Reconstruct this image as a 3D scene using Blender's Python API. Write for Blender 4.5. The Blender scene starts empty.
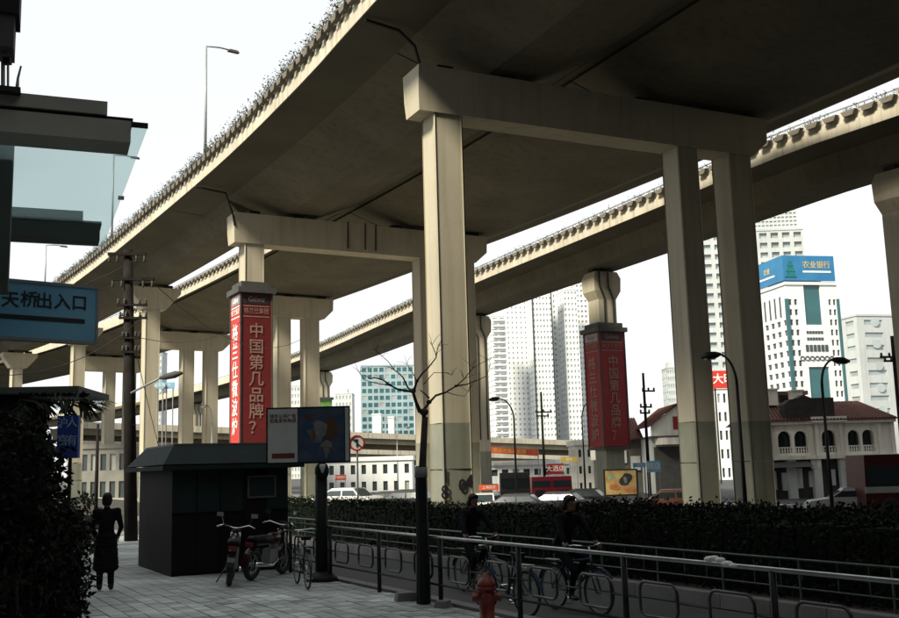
import bpy, bmesh, math, random
from mathutils import Vector, Matrix, noise
random.seed(7)
S = bpy.context.scene
COL = S.collection
PI = math.pi

# ------------------------------------------------------------------ camera
F, PITCH, ROLL, EYE = 1019.0, 0.1567, -0.0278, 2.0
_fw = Vector((0, math.cos(PITCH), math.sin(PITCH)))
_up0 = Vector((0, -math.sin(PITCH), math.cos(PITCH)))
_rt0 = Vector((1, 0, 0))
_rt = _rt0 * math.cos(ROLL) + _up0 * math.sin(ROLL)
_up = _up0 * math.cos(ROLL) - _rt0 * math.sin(ROLL)
cd = bpy.data.cameras.new('camera')
cam = bpy.data.objects.new('camera', cd)
COL.objects.link(cam)
cd.sensor_fit = 'HORIZONTAL'
cd.sensor_width = 36
cd.lens = F / 899 * 36
cd.clip_start = 0.1
cd.clip_end = 6000
cam.matrix_world = Matrix.Translation((0, 0, EYE)) @ Matrix((_rt, _up, -_fw)).transposed().to_4x4()
S.camera = cam

# ------------------------------------------------------------------ sky, sun, exposure
SUN_TO = Vector((-0.64, -0.76, 0.92)).normalized()
sun_el = math.asin(SUN_TO.z)
sun_rot = math.atan2(SUN_TO.x, SUN_TO.y)
w = bpy.data.worlds.new('World')
S.world = w
w.use_nodes = True
nt = w.node_tree
bg = nt.nodes['Background']
sky = nt.nodes.new('ShaderNodeTexSky')
sky.sky_type = 'NISHITA'
sky.sun_disc = False
sky.sun_elevation = sun_el
sky.sun_rotation = sun_rot
sky.air_density = 1.0
sky.dust_density = 1.0
hs = nt.nodes.new('ShaderNodeHueSaturation')
hs.inputs['Saturation'].default_value = 0.25
nt.links.new(sky.outputs[0], hs.inputs['Color'])
ov = nt.nodes.new('ShaderNodeMix')          # an even cloud layer in front of most of the sky
ov.data_type = 'RGBA'
ov.inputs[0].default_value = 0.7
ov.inputs[7].default_value = (9.6, 9.9, 10.0, 1)
nt.links.new(hs.outputs[0], ov.inputs[6])
nt.links.new(ov.outputs[2], bg.inputs[0])
bg.inputs[1].default_value = 0.09
sd = bpy.data.lights.new('sun', 'SUN')
sun = bpy.data.objects.new('sun', sd)
COL.objects.link(sun)
sd.energy = 5.0
sd.angle = math.radians(12)
sd.color = (1.0, 0.92, 0.74)
sun.rotation_euler = SUN_TO.to_track_quat('Z', 'Y').to_euler()
S.view_settings.view_transform = 'Standard'
S.view_settings.look = 'None'
S.view_settings.gamma = 1
S.view_settings.use_curve_mapping = False
S.view_settings.exposure = 0.5
S.cycles.max_bounces = 6
S.cycles.diffuse_bounces = 3
S.cycles.transparent_max_bounces = 8
S.cycles.use_denoising = True

# ------------------------------------------------------------------ helpers
def at(px, py, Y):
    """point at forward distance Y seen at photo pixel px, py"""
    d = _fw + _rt * ((px - 449.5) / F) - _up * ((py - 309) / F)
    return Vector((0, 0, EYE)) + d * (Y / d.y)

def atz(px, py, z):
    d = _fw + _rt * ((px - 449.5) / F) - _up * ((py - 309) / F)
    return Vector((0, 0, EYE)) + d * ((z - EYE) / d.z)

MATS = {}
def mat(name, c1, c2=None, scale=3.0, rough=0.8, bump=0.0, metal=0.0, bscale=None, stretch=(1, 1, 1), detail=6, obj=True, spec=0.4, streak=None):
    if name in MATS: return MATS[name]
    m = bpy.data.materials.new(name); m.use_nodes = True
    n, l = m.node_tree.nodes, m.node_tree.links
    b = n['Principled BSDF']
    b.inputs['Roughness'].default_value = rough
    b.inputs['Metallic'].default_value = metal
    b.inputs['Specular IOR Level'].default_value = spec
    if c2 is None: c2 = tuple(x * 0.8 for x in c1)
    tc = n.new('ShaderNodeTexCoord'); mp = n.new('ShaderNodeMapping')
    mp.inputs['Scale'].default_value = stretch
    l.new(tc.outputs['Object'], mp.inputs[0])
    t = n.new('ShaderNodeTexNoise'); t.inputs['Scale'].default_value = scale; t.inputs['Detail'].default_value = detail
    l.new(mp.outputs[0], t.inputs[0])
    r = n.new('ShaderNodeValToRGB')
    r.color_ramp.elements[0].position = 0.35; r.color_ramp.elements[1].position = 0.65
    r.color_ramp.elements[0].color = (*c1, 1); r.color_ramp.elements[1].color = (*c2, 1)
    l.new(t.outputs[0], r.inputs[0])
    out = r.outputs[0]
    if streak:
        mp2 = n.new('ShaderNodeMapping'); mp2.inputs['Scale'].default_value = (1.6, 1.6, 0.07)
        l.new(tc.outputs['Object'], mp2.inputs[0])
        t2 = n.new('ShaderNodeTexNoise'); t2.inputs['Scale'].default_value = 1.5; t2.inputs['Detail'].default_value = 5
        l.new(mp2.outputs[0], t2.inputs[0])
        r2 = n.new('ShaderNodeValToRGB')
        r2.color_ramp.elements[0].position = 0.5; r2.color_ramp.elements[1].position = 0.75
        r2.color_ramp.elements[0].color = (1, 1, 1, 1); r2.color_ramp.elements[1].color = (*streak, 1)
        l.new(t2.outputs[0], r2.inputs[0])
        mx = n.new('ShaderNodeMix'); mx.data_type = 'RGBA'; mx.blend_type = 'MULTIPLY'; mx.inputs[0].default_value = 1
        l.new(out, mx.inputs[6]); l.new(r2.outputs[0], mx.inputs[7]); out = mx.outputs[2]
    l.new(out, b.inputs['Base Color'])
    if bump:
        t3 = n.new('ShaderNodeTexNoise'); t3.inputs['Scale'].default_value = bscale or scale * 6; t3.inputs['Detail'].default_value = 4
        l.new(mp.outputs[0], t3.inputs[0])
        bp = n.new('ShaderNodeBump'); bp.inputs['Strength'].default_value = bump; bp.inputs['Distance'].default_value = 0.02
        l.new(t3.outputs[0], bp.inputs['Height']); l.new(bp.outputs[0], b.inputs['Normal'])
    MATS[name] = m
    return m

def glassmat(name, c, rough=0.08, alpha=1.0, trans=0.0):
    if name in MATS: return MATS[name]
    m = mat(name, c, tuple(x * 0.75 for x in c), 0.15, rough, spec=0.6)
    b = m.node_tree.nodes['Principled BSDF']
    b.inputs['Alpha'].default_value = alpha
    b.inputs['Transmission Weight'].default_value = trans
    return m

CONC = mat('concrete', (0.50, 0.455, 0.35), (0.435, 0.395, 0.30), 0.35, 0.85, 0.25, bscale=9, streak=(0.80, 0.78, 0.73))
CONC_SHADE = mat('shaded_soffit_concrete', (0.105, 0.095, 0.068), (0.08, 0.072, 0.052), 0.3, 0.9, 0.25, bscale=7)  # concrete with the shade under the deck put into its colour
GIRD_SHADE = mat('shaded_girder_concrete', (0.14, 0.126, 0.09), (0.105, 0.095, 0.067), 0.3, 0.9, 0.25, bscale=7, streak=(0.75, 0.72, 0.68))  # girder concrete darkened to carry the shade below the deck
BAND = mat('painted_base', (0.28, 0.285, 0.225), (0.23, 0.235, 0.185), 0.8, 0.75, 0.15, bscale=9, streak=(0.75, 0.74, 0.7))
FASC = mat('fascia_concrete', (0.56, 0.52, 0.42), (0.47, 0.43, 0.34), 0.6, 0.85, 0.2, bscale=8, streak=(0.62, 0.58, 0.52))
TROUGH = mat('dark_trough', (0.17, 0.15, 0.12), (0.10, 0.09, 0.075), 1.2, 0.9, 0.2)  # darker tone than the fascia concrete
RUBBER = mat('black_rubber', (0.02, 0.02, 0.02), (0.03, 0.03, 0.03), 4, 0.7)
IRON = mat('black_iron', (0.012, 0.014, 0.013), (0.02, 0.023, 0.02), 5, 0.5, spec=.25)
DARKPOLE = mat('dark_pole', (0.013, 0.011, 0.010), (0.022, 0.019, 0.017), 3, 0.85, 0.2, spec=.1)
STEEL = mat('galvanised_steel', (0.40, 0.42, 0.41), (0.30, 0.32, 0.31), 6, 0.33, metal=0.9)
GREYMETAL = mat('grey_metal', (0.30, 0.31, 0.31), (0.24, 0.25, 0.25), 3, 0.5, metal=0.4)
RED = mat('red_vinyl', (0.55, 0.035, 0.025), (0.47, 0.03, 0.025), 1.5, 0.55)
DARKRED = mat('dark_and_shaded_red', (0.26, 0.014, 0.016), (0.215, 0.013, 0.014), 1.5, 0.6)  # banner red with shade put in; also plain dark red parts
WHITE = mat('white_paint', (0.80, 0.79, 0.75), (0.72, 0.71, 0.67), 1, 0.6)
INKW = mat('white_print', (0.82, 0.80, 0.74), (0.76, 0.74, 0.68), 3, 0.6)
INK_SHADE = mat('shaded_print', (0.30, 0.17, 0.14), (0.24, 0.13, 0.11), 3, 0.6)  # white lettering toned down for the shaded banner faces
INKB = mat('black_print', (0.015, 0.015, 0.02), (0.025, 0.025, 0.03), 3, 0.6)
BLUE = mat('blue_sign_paint', (0.15, 0.37, 0.55), (0.19, 0.43, 0.60), 2.5, 0.45)
DBLUE = mat('deep_blue_sign', (0.02, 0.055, 0.30), (0.02, 0.045, 0.24), 2.5, 0.5)
BLACK = mat('black_paint', (0.009, 0.0095, 0.01), (0.013, 0.0135, 0.014), 3, 0.6, spec=.2)
DARKGREY = mat('dark_grey_board', (0.05, 0.052, 0.05), (0.07, 0.07, 0.066), 2, 0.7, 0.2)
CHROME = mat('chrome', (0.75, 0.76, 0.77), (0.68, 0.69, 0.70), 3, 0.12, metal=1.0)
TWIG = mat('bark', (0.035, 0.028, 0.022), (0.06, 0.05, 0.04), 8, 0.9, 0.4)
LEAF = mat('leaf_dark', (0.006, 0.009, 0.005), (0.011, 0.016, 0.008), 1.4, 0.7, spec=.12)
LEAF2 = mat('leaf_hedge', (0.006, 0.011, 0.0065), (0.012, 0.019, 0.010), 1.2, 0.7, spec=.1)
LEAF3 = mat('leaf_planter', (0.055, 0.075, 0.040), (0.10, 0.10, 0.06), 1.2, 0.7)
GLASS = glassmat('dark_glass', (0.035, 0.05, 0.055))
TEAL = glassmat('teal_glass', (0.03, 0.115, 0.13), 0.12)
PALEBLUEGLASS = glassmat('pale_blue_glass', (0.32, 0.42, 0.45), 0.15)

class MB:
    def __init__(s): s.v = []; s.f = []; s.m = []
    def add(s, vs, fs, mi=0):
        o = len(s.v); s.v += [Vector(x) for x in vs]; s.f += [tuple(o + i for i in f) for f in fs]; s.m += [mi] * len(fs); return s
    def quad(s, a, b, c, d, mi=0): return s.add((a, b, c, d), ((0, 1, 2, 3),), mi)
    def box(s, c, d, X=(1, 0, 0), Y=(0, 1, 0), Z=(0, 0, 1), top=1.0, mi=0, tx=None, ty=None):
        c, X, Y, Z = Vector(c), Vector(X), Vector(Y), Vector(Z)
        tx = top if tx is None else tx; ty = top if ty is None else ty
        vs = []
        for k in (-1, 1):
            fx, fy = (1, 1) if k < 0 else (tx, ty)
            for i, j in ((-1, -1), (1, -1), (1, 1), (-1, 1)):
                vs.append(c + X * (i * d[0] / 2 * fx) + Y * (j * d[1] / 2 * fy) + Z * (k * d[2] / 2))
        return s.add(vs, ((3, 2, 1, 0), (4, 5, 6, 7), (0, 1, 5, 4), (1, 2, 6, 5), (2, 3, 7, 6), (3, 0, 4, 7)), mi)
    def bbox(s, x0, x1, y0, y1, z0, z1, mi=0): return s.box(((x0 + x1) / 2, (y0 + y1) / 2, (z0 + z1) / 2), (x1 - x0, y1 - y0, z1 - z0), mi=mi)
    def prism(s, poly, z0, z1, mi=0):
        n = len(poly)
        vs = [(p[0], p[1], z0) for p in poly] + [(p[0], p[1], z1) for p in poly]
        return s.add(vs, [tuple(range(n))[::-1], tuple(range(n, 2 * n))] + [(i, (i + 1) % n, n + (i + 1) % n, n + i) for i in range(n)], mi)
    def extr(s, poly3, vec, mi=0):
        n = len(poly3); vec = Vector(vec); a = [Vector(p) for p in poly3]
        return s.add(a + [p + vec for p in a], [tuple(range(n))[::-1], tuple(range(n, 2 * n))] + [(i, (i + 1) % n, n + (i + 1) % n, n + i) for i in range(n)], mi)
    def tube(s, pts, r, n=8, cap=True, mi=0):
        pts = [Vector(p) for p in pts]
        if not hasattr(r, '__len__'): r = [r] * len(pts)
        rings = []; o = len(s.v); up = Vector((0, 0, 1))
        t0 = (pts[1] - pts[0]).normalized(); u = t0.orthogonal().normalized()
        for i, p in enumerate(pts):
            t = (pts[min(i + 1, len(pts) - 1)] - pts[max(i - 1, 0)]).normalized()
            u = (u - t * u.dot(t)); u = u.normalized() if u.length > 1e-6 else t.orthogonal().normalized()
            b = t.cross(u)
            for k in range(n):
                a = 2 * PI * k / n
                s.v.append(p + (u * math.cos(a) + b * math.sin(a)) * r[i])
        for i in range(len(pts) - 1):
            for k in range(n):
                s.f.append((o + i * n + k, o + i * n + (k + 1) % n, o + (i + 1) * n + (k + 1) % n, o + (i + 1) * n + k)); s.m.append(mi)
        if cap:
            s.f.append(tuple(o + k for k in range(n))[::-1]); s.m.append(mi)
            e = o + (len(pts) - 1) * n
            s.f.append(tuple(e + k for k in range(n))); s.m.append(mi)
        return s
    def lathe(s, c, prof, n=16, axis='Z', mi=0):
        c = Vector(c); o = len(s.v)
        for r, z in prof:
            for k in range(n):
                a = 2 * PI * k / n
                q = (r * math.cos(a), r * math.sin(a), z)
                if axis == 'X': q = (z, r * math.cos(a), r * math.sin(a))
                if axis == 'Y': q = (r * math.cos(a), z, r * math.sin(a))
                s.v.append(c + Vector(q))
        for i in range(len(prof) - 1):
            for k in range(n):
                s.f.append((o + i * n + k, o + i * n + (k + 1) % n, o + (i + 1) * n + (k + 1) % n, o + (i + 1) * n + k)); s.m.append(mi)
        s.f.append(tuple(o + k for k in range(n))[::-1]); s.m.append(mi)
        e = o + (len(prof) - 1) * n
        s.f.append(tuple(e + k for k in range(n))); s.m.append(mi)
        return s
    def ball(s, c, r, n=10, mi=0):
        r = Vector((r, r, r)) if not hasattr(r, '__len__') else Vector(r); c = Vector(c); o = len(s.v); m = n // 2 + 1
        for i in range(m + 1):
            ph = PI * i / m
            for k in range(n):
                a = 2 * PI * k / n
                s.v.append(c + Vector((r.x * math.sin(ph) * math.cos(a), r.y * math.sin(ph) * math.sin(a), r.z * math.cos(ph))))
        for i in range(m):
            for k in range(n):
                s.f.append((o + i * n + k, o + (i + 1) * n + k, o + (i + 1) * n + (k + 1) % n, o + i * n + (k + 1) % n)); s.m.append(mi)
        return s
    def torus(s, c, R, r, axis='Y', n=24, k=6, mi=0):
        c = Vector(c); o = len(s.v)
        for i in range(n):
            a = 2 * PI * i / n
            for j in range(k):
                b = 2 * PI * j / k
                q = ((R + r * math.cos(b)) * math.cos(a), r * math.sin(b), (R + r * math.cos(b)) * math.sin(a))
                if axis == 'X': q = (q[1], q[0], q[2])
                s.v.append(c + Vector(q))
        for i in range(n):
            for j in range(k):
                s.f.append((o + i * k + j, o + i * k + (j + 1) % k, o + ((i + 1) % n) * k + (j + 1) % k, o + ((i + 1) % n) * k + j)); s.m.append(mi)
        return s
    def leaf(s, p, size, mi=0, flat=None):
        d = Vector((random.gauss(0, 1), random.gauss(0, 1), random.gauss(0, 1))).normalized()
        u = d.orthogonal().normalized(); u = Matrix.Rotation(random.uniform(0, 6.28), 3, d) @ u; v = d.cross(u)
        L = size * random.uniform(.7, 1.3); W = L * random.uniform(.35, .55); p = Vector(p)
        return s.add((p - u * L / 2, p + v * W / 2 + d * L * .08, p + u * L / 2, p - v * W / 2 + d * L * .08), ((0, 1, 2, 3),), mi)
    def build(s, name, mats, parent=None, smooth=False, world=True):
        me = bpy.data.meshes.new(name)
        off = parent_loc(parent) if (parent is not None and world) else Vector((0, 0, 0))
        me.from_pydata([v - off for v in s.v], [], s.f)
        if not isinstance(mats, (list, tuple)): mats = [mats]
        for m in mats: me.materials.append(m)
        if len(mats) > 1:
            me.polygons.foreach_set('material_index', s.m)
        bm = bmesh.new(); bm.from_mesh(me); bmesh.ops.recalc_face_normals(bm, faces=bm.faces); bm.to_mesh(me); bm.free()
        if smooth:
            me.polygons.foreach_set('use_smooth', [True] * len(me.polygons))
        me.update()
        o = bpy.data.objects.new(name, me); COL.objects.link(o)
        if parent is not None: o.parent = parent
        return o

def parent_loc(p):
    v = Vector((0, 0, 0))
    while p is not None:
        v += p.location; p = p.parent
    return v

def tag(o, label=None, cat=None, group=None, kind=None):
    if label: o['label'] = label
    if cat: o['category'] = cat
    if group: o['group'] = group
    if kind: o['kind'] = kind
    return o

def empty(name, loc, label, cat, group=None, rz=0):
    o = bpy.data.objects.new(name, None); COL.objects.link(o)
    o.empty_display_size = 0.3
    o.location = loc; o.rotation_euler = (0, 0, rz)
    return tag(o, label, cat, group)

def inst(src, name, parent, loc, rot=(0, 0, 0), scale=(1, 1, 1)):
    o = bpy.data.objects.new(name, src); COL.objects.link(o); o.parent = parent
    o.location = Vector(loc) - parent_loc(parent); o.rotation_euler = rot; o.scale = scale
    return o

def copy_tree(o, parent=None):
    c = o.copy(); COL.objects.link(c); c.parent = parent
    for ch in list(o.children): copy_tree(ch, c)
    return c

def text(name, body, size, origin, X, N, m, parent, depth=0.006, align='CENTER', xscale=1.0, bold=0.0):
    """flat lettering standing on a surface: X = writing direction, N = outward normal"""
    cu = bpy.data.curves.new(name, 'FONT'); cu.body = body; cu.size = size
    cu.align_x = align; cu.align_y = 'CENTER'; cu.extrude = depth; cu.offset = bold; cu.resolution_u = 2
    to = bpy.data.objects.new(name, cu); COL.objects.link(to)
    bpy.context.view_layer.update()
    me = bpy.data.meshes.new_from_object(to.evaluated_get(bpy.context.evaluated_depsgraph_get()))
    bpy.data.objects.remove(to); bpy.data.curves.remove(cu)
    X, N = Vector(X).normalized(), Vector(N).normalized(); Y = N.cross(X).normalized()
    M = Matrix((X * xscale, Y, N)).transposed().to_4x4()
    M.translation = Vector(origin) - parent_loc(parent)
    me.transform(M); me.materials.clear(); me.materials.append(m); me.name = name
    o = bpy.data.objects.new(name, me); COL.objects.link(o); o.parent = parent
    return o

class Curve:
    def __init__(s, pts, step=1.0):
        P = [Vector((x, y, 0)) for x, y in pts]
        P = [P[0] * 2 - P[1]] + P + [P[-1] * 2 - P[-2]]
        d = []
        for i in range(1, len(P) - 2):
            for k in range(20):
                t = k / 20
                a, b, c, e = P[i - 1], P[i], P[i + 1], P[i + 2]
                d.append(0.5 * ((2 * b) + (c - a) * t + (2 * a - 5 * b + 4 * c - e) * t * t + (3 * b - a - 3 * c + e) * t ** 3))
        d.append(P[-2]); s.p = d; s.s = [0]
        for i in range(1, len(d)): s.s.append(s.s[-1] + (d[i] - d[i - 1]).length)
        s.len = s.s[-1]
    def pos(s, q):
        q = max(0, min(s.len, q))
        import bisect
        i = max(1, min(len(s.s) - 1, bisect.bisect(s.s, q)))
        t = (q - s.s[i - 1]) / max(1e-9, s.s[i] - s.s[i - 1])
        return s.p[i - 1].lerp(s.p[i], t)
    def frame(s, q):
        p = s.pos(q); t = (s.pos(q + 1.5) - s.pos(q - 1.5)).normalized()
        return p, t, Vector((t.y, -t.x, 0))
    def near(s, x, y):
        i = min(range(len(s.p)), key=lambda k: (s.p[k].x - x) ** 2 + (s.p[k].y - y) ** 2); return s.s[i]

def sweep(mb, cv, prof, s0, s1, step=3.0, zoff=None, mi=0):
    n = max(1, int(math.ceil((s1 - s0) / step))); k = len(prof); o = len(mb.v)
    for i in range(n + 1):
        q = s0 + (s1 - s0) * i / n
        p, t, e = cv.frame(q); dz = zoff(q) if zoff else 0
        for a, z in prof: mb.v.append(p + e * a + Vector((0, 0, z + dz)))
    for i in range(n):
        for j in range(k):
            mb.f.append((o + i * k + j, o + i * k + (j + 1) % k, o + (i + 1) * k + (j + 1) % k, o + (i + 1) * k + j)); mb.m.append(mi)
    mb.f.append(tuple(o + j for j in range(k))); mb.m.append(mi)
    mb.f.append(tuple(o + n * k + j for j in range(k))); mb.m.append(mi)
    return mb

# ------------------------------------------------------------------ ground, road, pavement
RD = Vector((-0.473, 0.881, 0)); RN = Vector((0.881, 0.473, 0))      # along the street, across it (to the right)
def st(a, b, z=0): return Vector((-2.33, 19.62, 0)) + RD * a + RN * b + Vector((0, 0, z))   # railing line is b = 0

ASPH = mat('asphalt', (0.036, 0.038, 0.038), (0.050, 0.052, 0.050), 0.6, 0.75, 0.35, bscale=30)
PAVE = mat('pavement_concrete', (0.10, 0.105, 0.10), (0.14, 0.145, 0.14), 0.8, 0.8, 0.3, bscale=12)
SLAB = mat('paving_slab_stone', (0.47, 0.52, 0.49), (0.58, 0.62, 0.59), 1.1, 0.7, 0.3, bscale=14)
_n, _l = SLAB.node_tree.nodes, SLAB.node_tree.links
_b = _n['Principled BSDF']; _src = _b.inputs['Base Color'].links[0].from_socket
_oi = _n.new('ShaderNodeObjectInfo'); _mr = _n.new('ShaderNodeMapRange'); _mr.inputs[3].default_value = .62; _mr.inputs[4].default_value = 1.12
_tc = _n.new('ShaderNodeNewGeometry'); _tn = _n.new('ShaderNodeTexNoise'); _tn.inputs['Scale'].default_value = .55; _tn.inputs['Detail'].default_value = 7
_m2 = _n.new('ShaderNodeMapRange'); _m2.inputs[1].default_value = .35; _m2.inputs[2].default_value = .65; _m2.inputs[3].default_value = .55; _m2.inputs[4].default_value = 1.1
_mm = _n.new('ShaderNodeMath'); _mm.operation = 'MULTIPLY'
_mx = _n.new('ShaderNodeMix'); _mx.data_type = 'RGBA'; _mx.blend_type = 'MULTIPLY'; _mx.inputs[0].default_value = 1
_l.new(_oi.outputs['Random'], _mr.inputs[0]); _l.new(_tc.outputs['Position'], _tn.inputs[0]); _l.new(_tn.outputs[0], _m2.inputs[0])
_l.new(_mr.outputs[0], _mm.inputs[0]); _l.new(_m2.outputs[0], _mm.inputs[1]); _l.new(_src, _mx.inputs[6]); _l.new(_mm.outputs[0], _mx.inputs[7]); _l.new(_mx.outputs[2], _b.inputs['Base Color'])
KERB = mat('kerb_stone', (0.20, 0.20, 0.19), (0.14, 0.14, 0.13), 1.5, 0.85, 0.3)
EARTH = mat('earth', (0.035, 0.030, 0.022), (0.05, 0.042, 0.03), 2, 0.95, 0.4)

def ground_z(x, y):
    b = (Vector((x, y, 0)) - st(0, 0)).dot(RN)
    t = max(0, min(1, (b - 12) / 12)); t = t * t * (3 - 2 * t)
    return -0.14 - 0.70 * t
mb = MB()
bs = [-3000, -400, -60, -10, -0.3, 2, 4, 6, 8, 10, 12, 13.5, 15, 16.5, 18, 19.5, 21, 22.5, 24, 40, 100, 400, 3000]
as_ = [-3000, -400, -100, -40, -20, 0, 20, 40, 60, 100, 200, 400, 1000, 4000]
for a in as_:
    for b in bs:
        p = st(a, b); mb.v.append(Vector((p.x, p.y, ground_z(p.x, p.y))))
nb = len(bs)
for i in range(len(as_) - 1):
    for j in range(nb - 1):
        mb.f.append((i * nb + j, i * nb + j + 1, (i + 1) * nb + j + 1, (i + 1) * nb + j)); mb.m.append(0)
o = mb.build('ground', ASPH); tag(o, kind='structure')

pav = empty('pavement', st(0, -3), None, None); tag(pav, kind='structure')
mb = MB()
q = [st(-40, -12), st(-40, 0.12), st(60, 0.12), st(60, -12)]
mb.prism([(p.x, p.y) for p in q], -0.5, -0.03)
mb.build('paving_bed', PAVE, pav)
mb = MB(); mb.box((0, 0, -0.028), (0.323, 0.240, 0.056), top=0.97)
slab_me = bpy.data.meshes.new('paving_slab'); slab_me.from_pydata(mb.v, [], mb.f); slab_me.materials.append(SLAB)
ang = math.atan2(RD.y, RD.x)
cnt = 0; rest = MB()
cells = []
for i in range(-39, 60):
    for j in range(1, 46):
        p = st((i + .5 * (j % 2)) * 0.333, -j * 0.25 + 0.22)
        cells.append((p.y - 0.0, p))
def inview(p):
    d = p - Vector((0, 0, EYE)); z = d.dot(_fw)
    if z < 1: return False
    u = 449.5 + F * d.dot(_rt) / z; v = 309 - F * d.dot(_up) / z
    return 95 < u < 470 and v < 640
vis = sorted([c for c in cells if inview(c[1])], key=lambda c: c[0])
near_c = set(id(c) for c in vis[:290])
for c in cells:
    z = random.uniform(-0.004, 0.004)
    if id(c) in near_c:
        inst(slab_me, 'paving_slab', pav, c[1] + Vector((0, 0, z)), (random.uniform(-.006, .006), random.uniform(-.006, .006), ang))
    elif c[1].y > 2:
        rest.box(c[1] + Vector((0, 0, -0.028 + z)), (0.323, 0.240, 0.056), X=RD, Y=RN, top=0.97)
tag(rest.build('paving_slabs_beyond', SLAB, pav), kind='stuff')

kb = empty('kerb', st(0, 0.26), None, None); tag(kb, kind='structure')
mb = MB(); mb.box((0, 0, -0.06), (0.985, 0.24, 0.16), top=1.0, ty=0.9)
k_me = bpy.data.meshes.new('kerb_stone'); k_me.from_pydata(mb.v, [], mb.f); k_me.materials.append(KERB)
for i in range(-14, 45):
    inst(k_me, 'kerb_stone', kb, st(i, 0.26, 0.01), (0, 0, ang))
# pale ground sheet, hidden by the hedge, added to bounce sun onto the soffits
mb = MB(); ab = [13.2, 15, 16.5, 18, 19.5, 21, 22.5, 24, 30, 44]; aa = [30 + 6 * i for i in range(20)]
for a in aa:
    for b in ab:
        p = st(a, b); mb.v.append(Vector((p.x, p.y, ground_z(p.x, p.y) + .03)))
for i in range(len(aa) - 1):
    for j in range(len(ab) - 1):
        mb.f.append((i * len(ab) + j, i * len(ab) + j + 1, (i + 1) * len(ab) + j + 1, (i + 1) * len(ab) + j)); mb.m.append(0)
tag(mb.build('bounce_apron', mat('bounce_concrete', (.46, .42, .34), (.38, .35, .285), .3, .85, .2)), kind='structure')
# bed for the hedge, edged with pale stones
BED0 = 3.55
bed = empty('hedge_bed', st(0, BED0), None, None); tag(bed, kind='structure')
mb = MB(); q = [st(-30, BED0 + .25), st(-30, BED0 + 9.5), st(70, BED0 + 9.5), st(70, BED0 + .25)]
mb.prism([(p.x, p.y) for p in q], -0.6, 0.05)
mb.build('bed_soil', EARTH, bed)
for i in range(-14, 40):
    inst(k_me, 'kerb_stone', bed, st(i, BED0 + .12, 0.05), (0, 0, ang), (1, 1, 1.25))

# ------------------------------------------------------------------ viaducts
LC = Curve([(100, -165), (58, -82), (30, -27), (16.7, 0), (4, 25.3), (-2.57, 38.47), (-4.19, 41.7), (-6.98, 47.29), (-13.26, 58.86), (-22.81, 74.95), (-35.3, 95.15), (-50.0, 116.9), (-66.8, 138.5), (-93, 167), (-137, 213)])
ZD = 20.72
mb = MB()
mb.box((0, 0, 0), (0.86, 0.42, 0.40), top=1.0)
# trough tapers downwards: flip
mb = MB(); mb.add([(-.26, -.04, -.13), (.26, -.04, -.13), (.26, .2, -.13), (-.26, .2, -.13), (-.40, -.14, .17), (.40, -.14, .17), (.40, .2, .17), (-.40, .2, .17)],
                  ((3, 2, 1, 0), (4, 5, 6, 7), (0, 1, 5, 4), (1, 2, 6, 5), (2, 3, 7, 6), (3, 0, 4, 7)))
tr_me = bpy.data.meshes.new('planter_trough'); tr_me.from_pydata(mb.v, [], mb.f); tr_me.materials.append(TROUGH)

def parapet(root, cv, off, zb, s0, s1, spacing, trough, side=-1):
    """edge wall on a deck; side -1: outside is towards smaller offsets"""
    mb = MB()
    sweep(mb, cv, [(off - side * .04, zb), (off - side * .04, zb + .62), (off - side * .24, zb + .62), (off - side * .24, zb)], s0, s1, 3)
    pp = mb.build('parapet', FASC, root)
    mb = MB(); sweep(mb, cv, [(off - side * .08, zb + .82), (off - side * .08, zb + .88), (off - side * .16, zb + .88), (off - side * .16, zb + .82)], s0, s1, 3)
    q = s0
    while q < min(s1, s0 + 200):
        p, t, e = cv.frame(q); c = p + e * (off - side * .12)
        mb.box(c + Vector((0, 0, zb + .72)), (.05, .05, .22), X=t, Y=e); q += 2.4
    mb.build('hand_rail', GREYMETAL, pp)
    if trough:
        q = trough[0]
        while q < trough[1]:
            p, t, e = cv.frame(q)
            inst(tr_me, 'planter_trough', pp, p + e * (off + side * .16) + Vector((0, 0, zb + .30)), (0, 0, math.atan2(t.y, t.x) + (PI if side < 0 else 0) + PI), (spacing / 1.05, 1, 1))
            q += spacing
    return pp

s_b1 = LC.near(-4.4, 42.2); s_b2 = LC.near(-17.2, 66.0)
base = LC.pos(s_b1)
vL = empty('elevated_viaduct', (base.x, base.y, 0), 'tall concrete elevated road on the left with plants along its parapet', 'viaduct')
GB = 19.36
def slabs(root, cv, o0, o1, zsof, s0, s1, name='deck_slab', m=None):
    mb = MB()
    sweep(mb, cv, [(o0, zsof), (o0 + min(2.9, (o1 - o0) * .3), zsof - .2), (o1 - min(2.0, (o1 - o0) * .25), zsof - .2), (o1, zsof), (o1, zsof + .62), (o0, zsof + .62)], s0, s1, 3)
    return mb.build(name, m or CONC_SHADE, root)
def fascia(root, cv, off, z, s0, s1, side=-1):
    q = s0
    while q < s1 - 1:
        e1 = min(q + 8.97, s1)
        mb = MB(); a, b = off + side * .05, off - side * .0
        sweep(mb, cv, [(a, z - .03), (b, z - .03), (b, z + .62), (a, z + .62)], q + .012, e1 - .012, 3)
        mb.build('edge_fascia', FASC, root); q += 8.97
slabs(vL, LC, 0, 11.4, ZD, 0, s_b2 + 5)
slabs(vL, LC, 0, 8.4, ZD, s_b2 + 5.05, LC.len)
fascia(vL, LC, 0, ZD, s_b1 - 45, s_b1 + 130)
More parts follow.
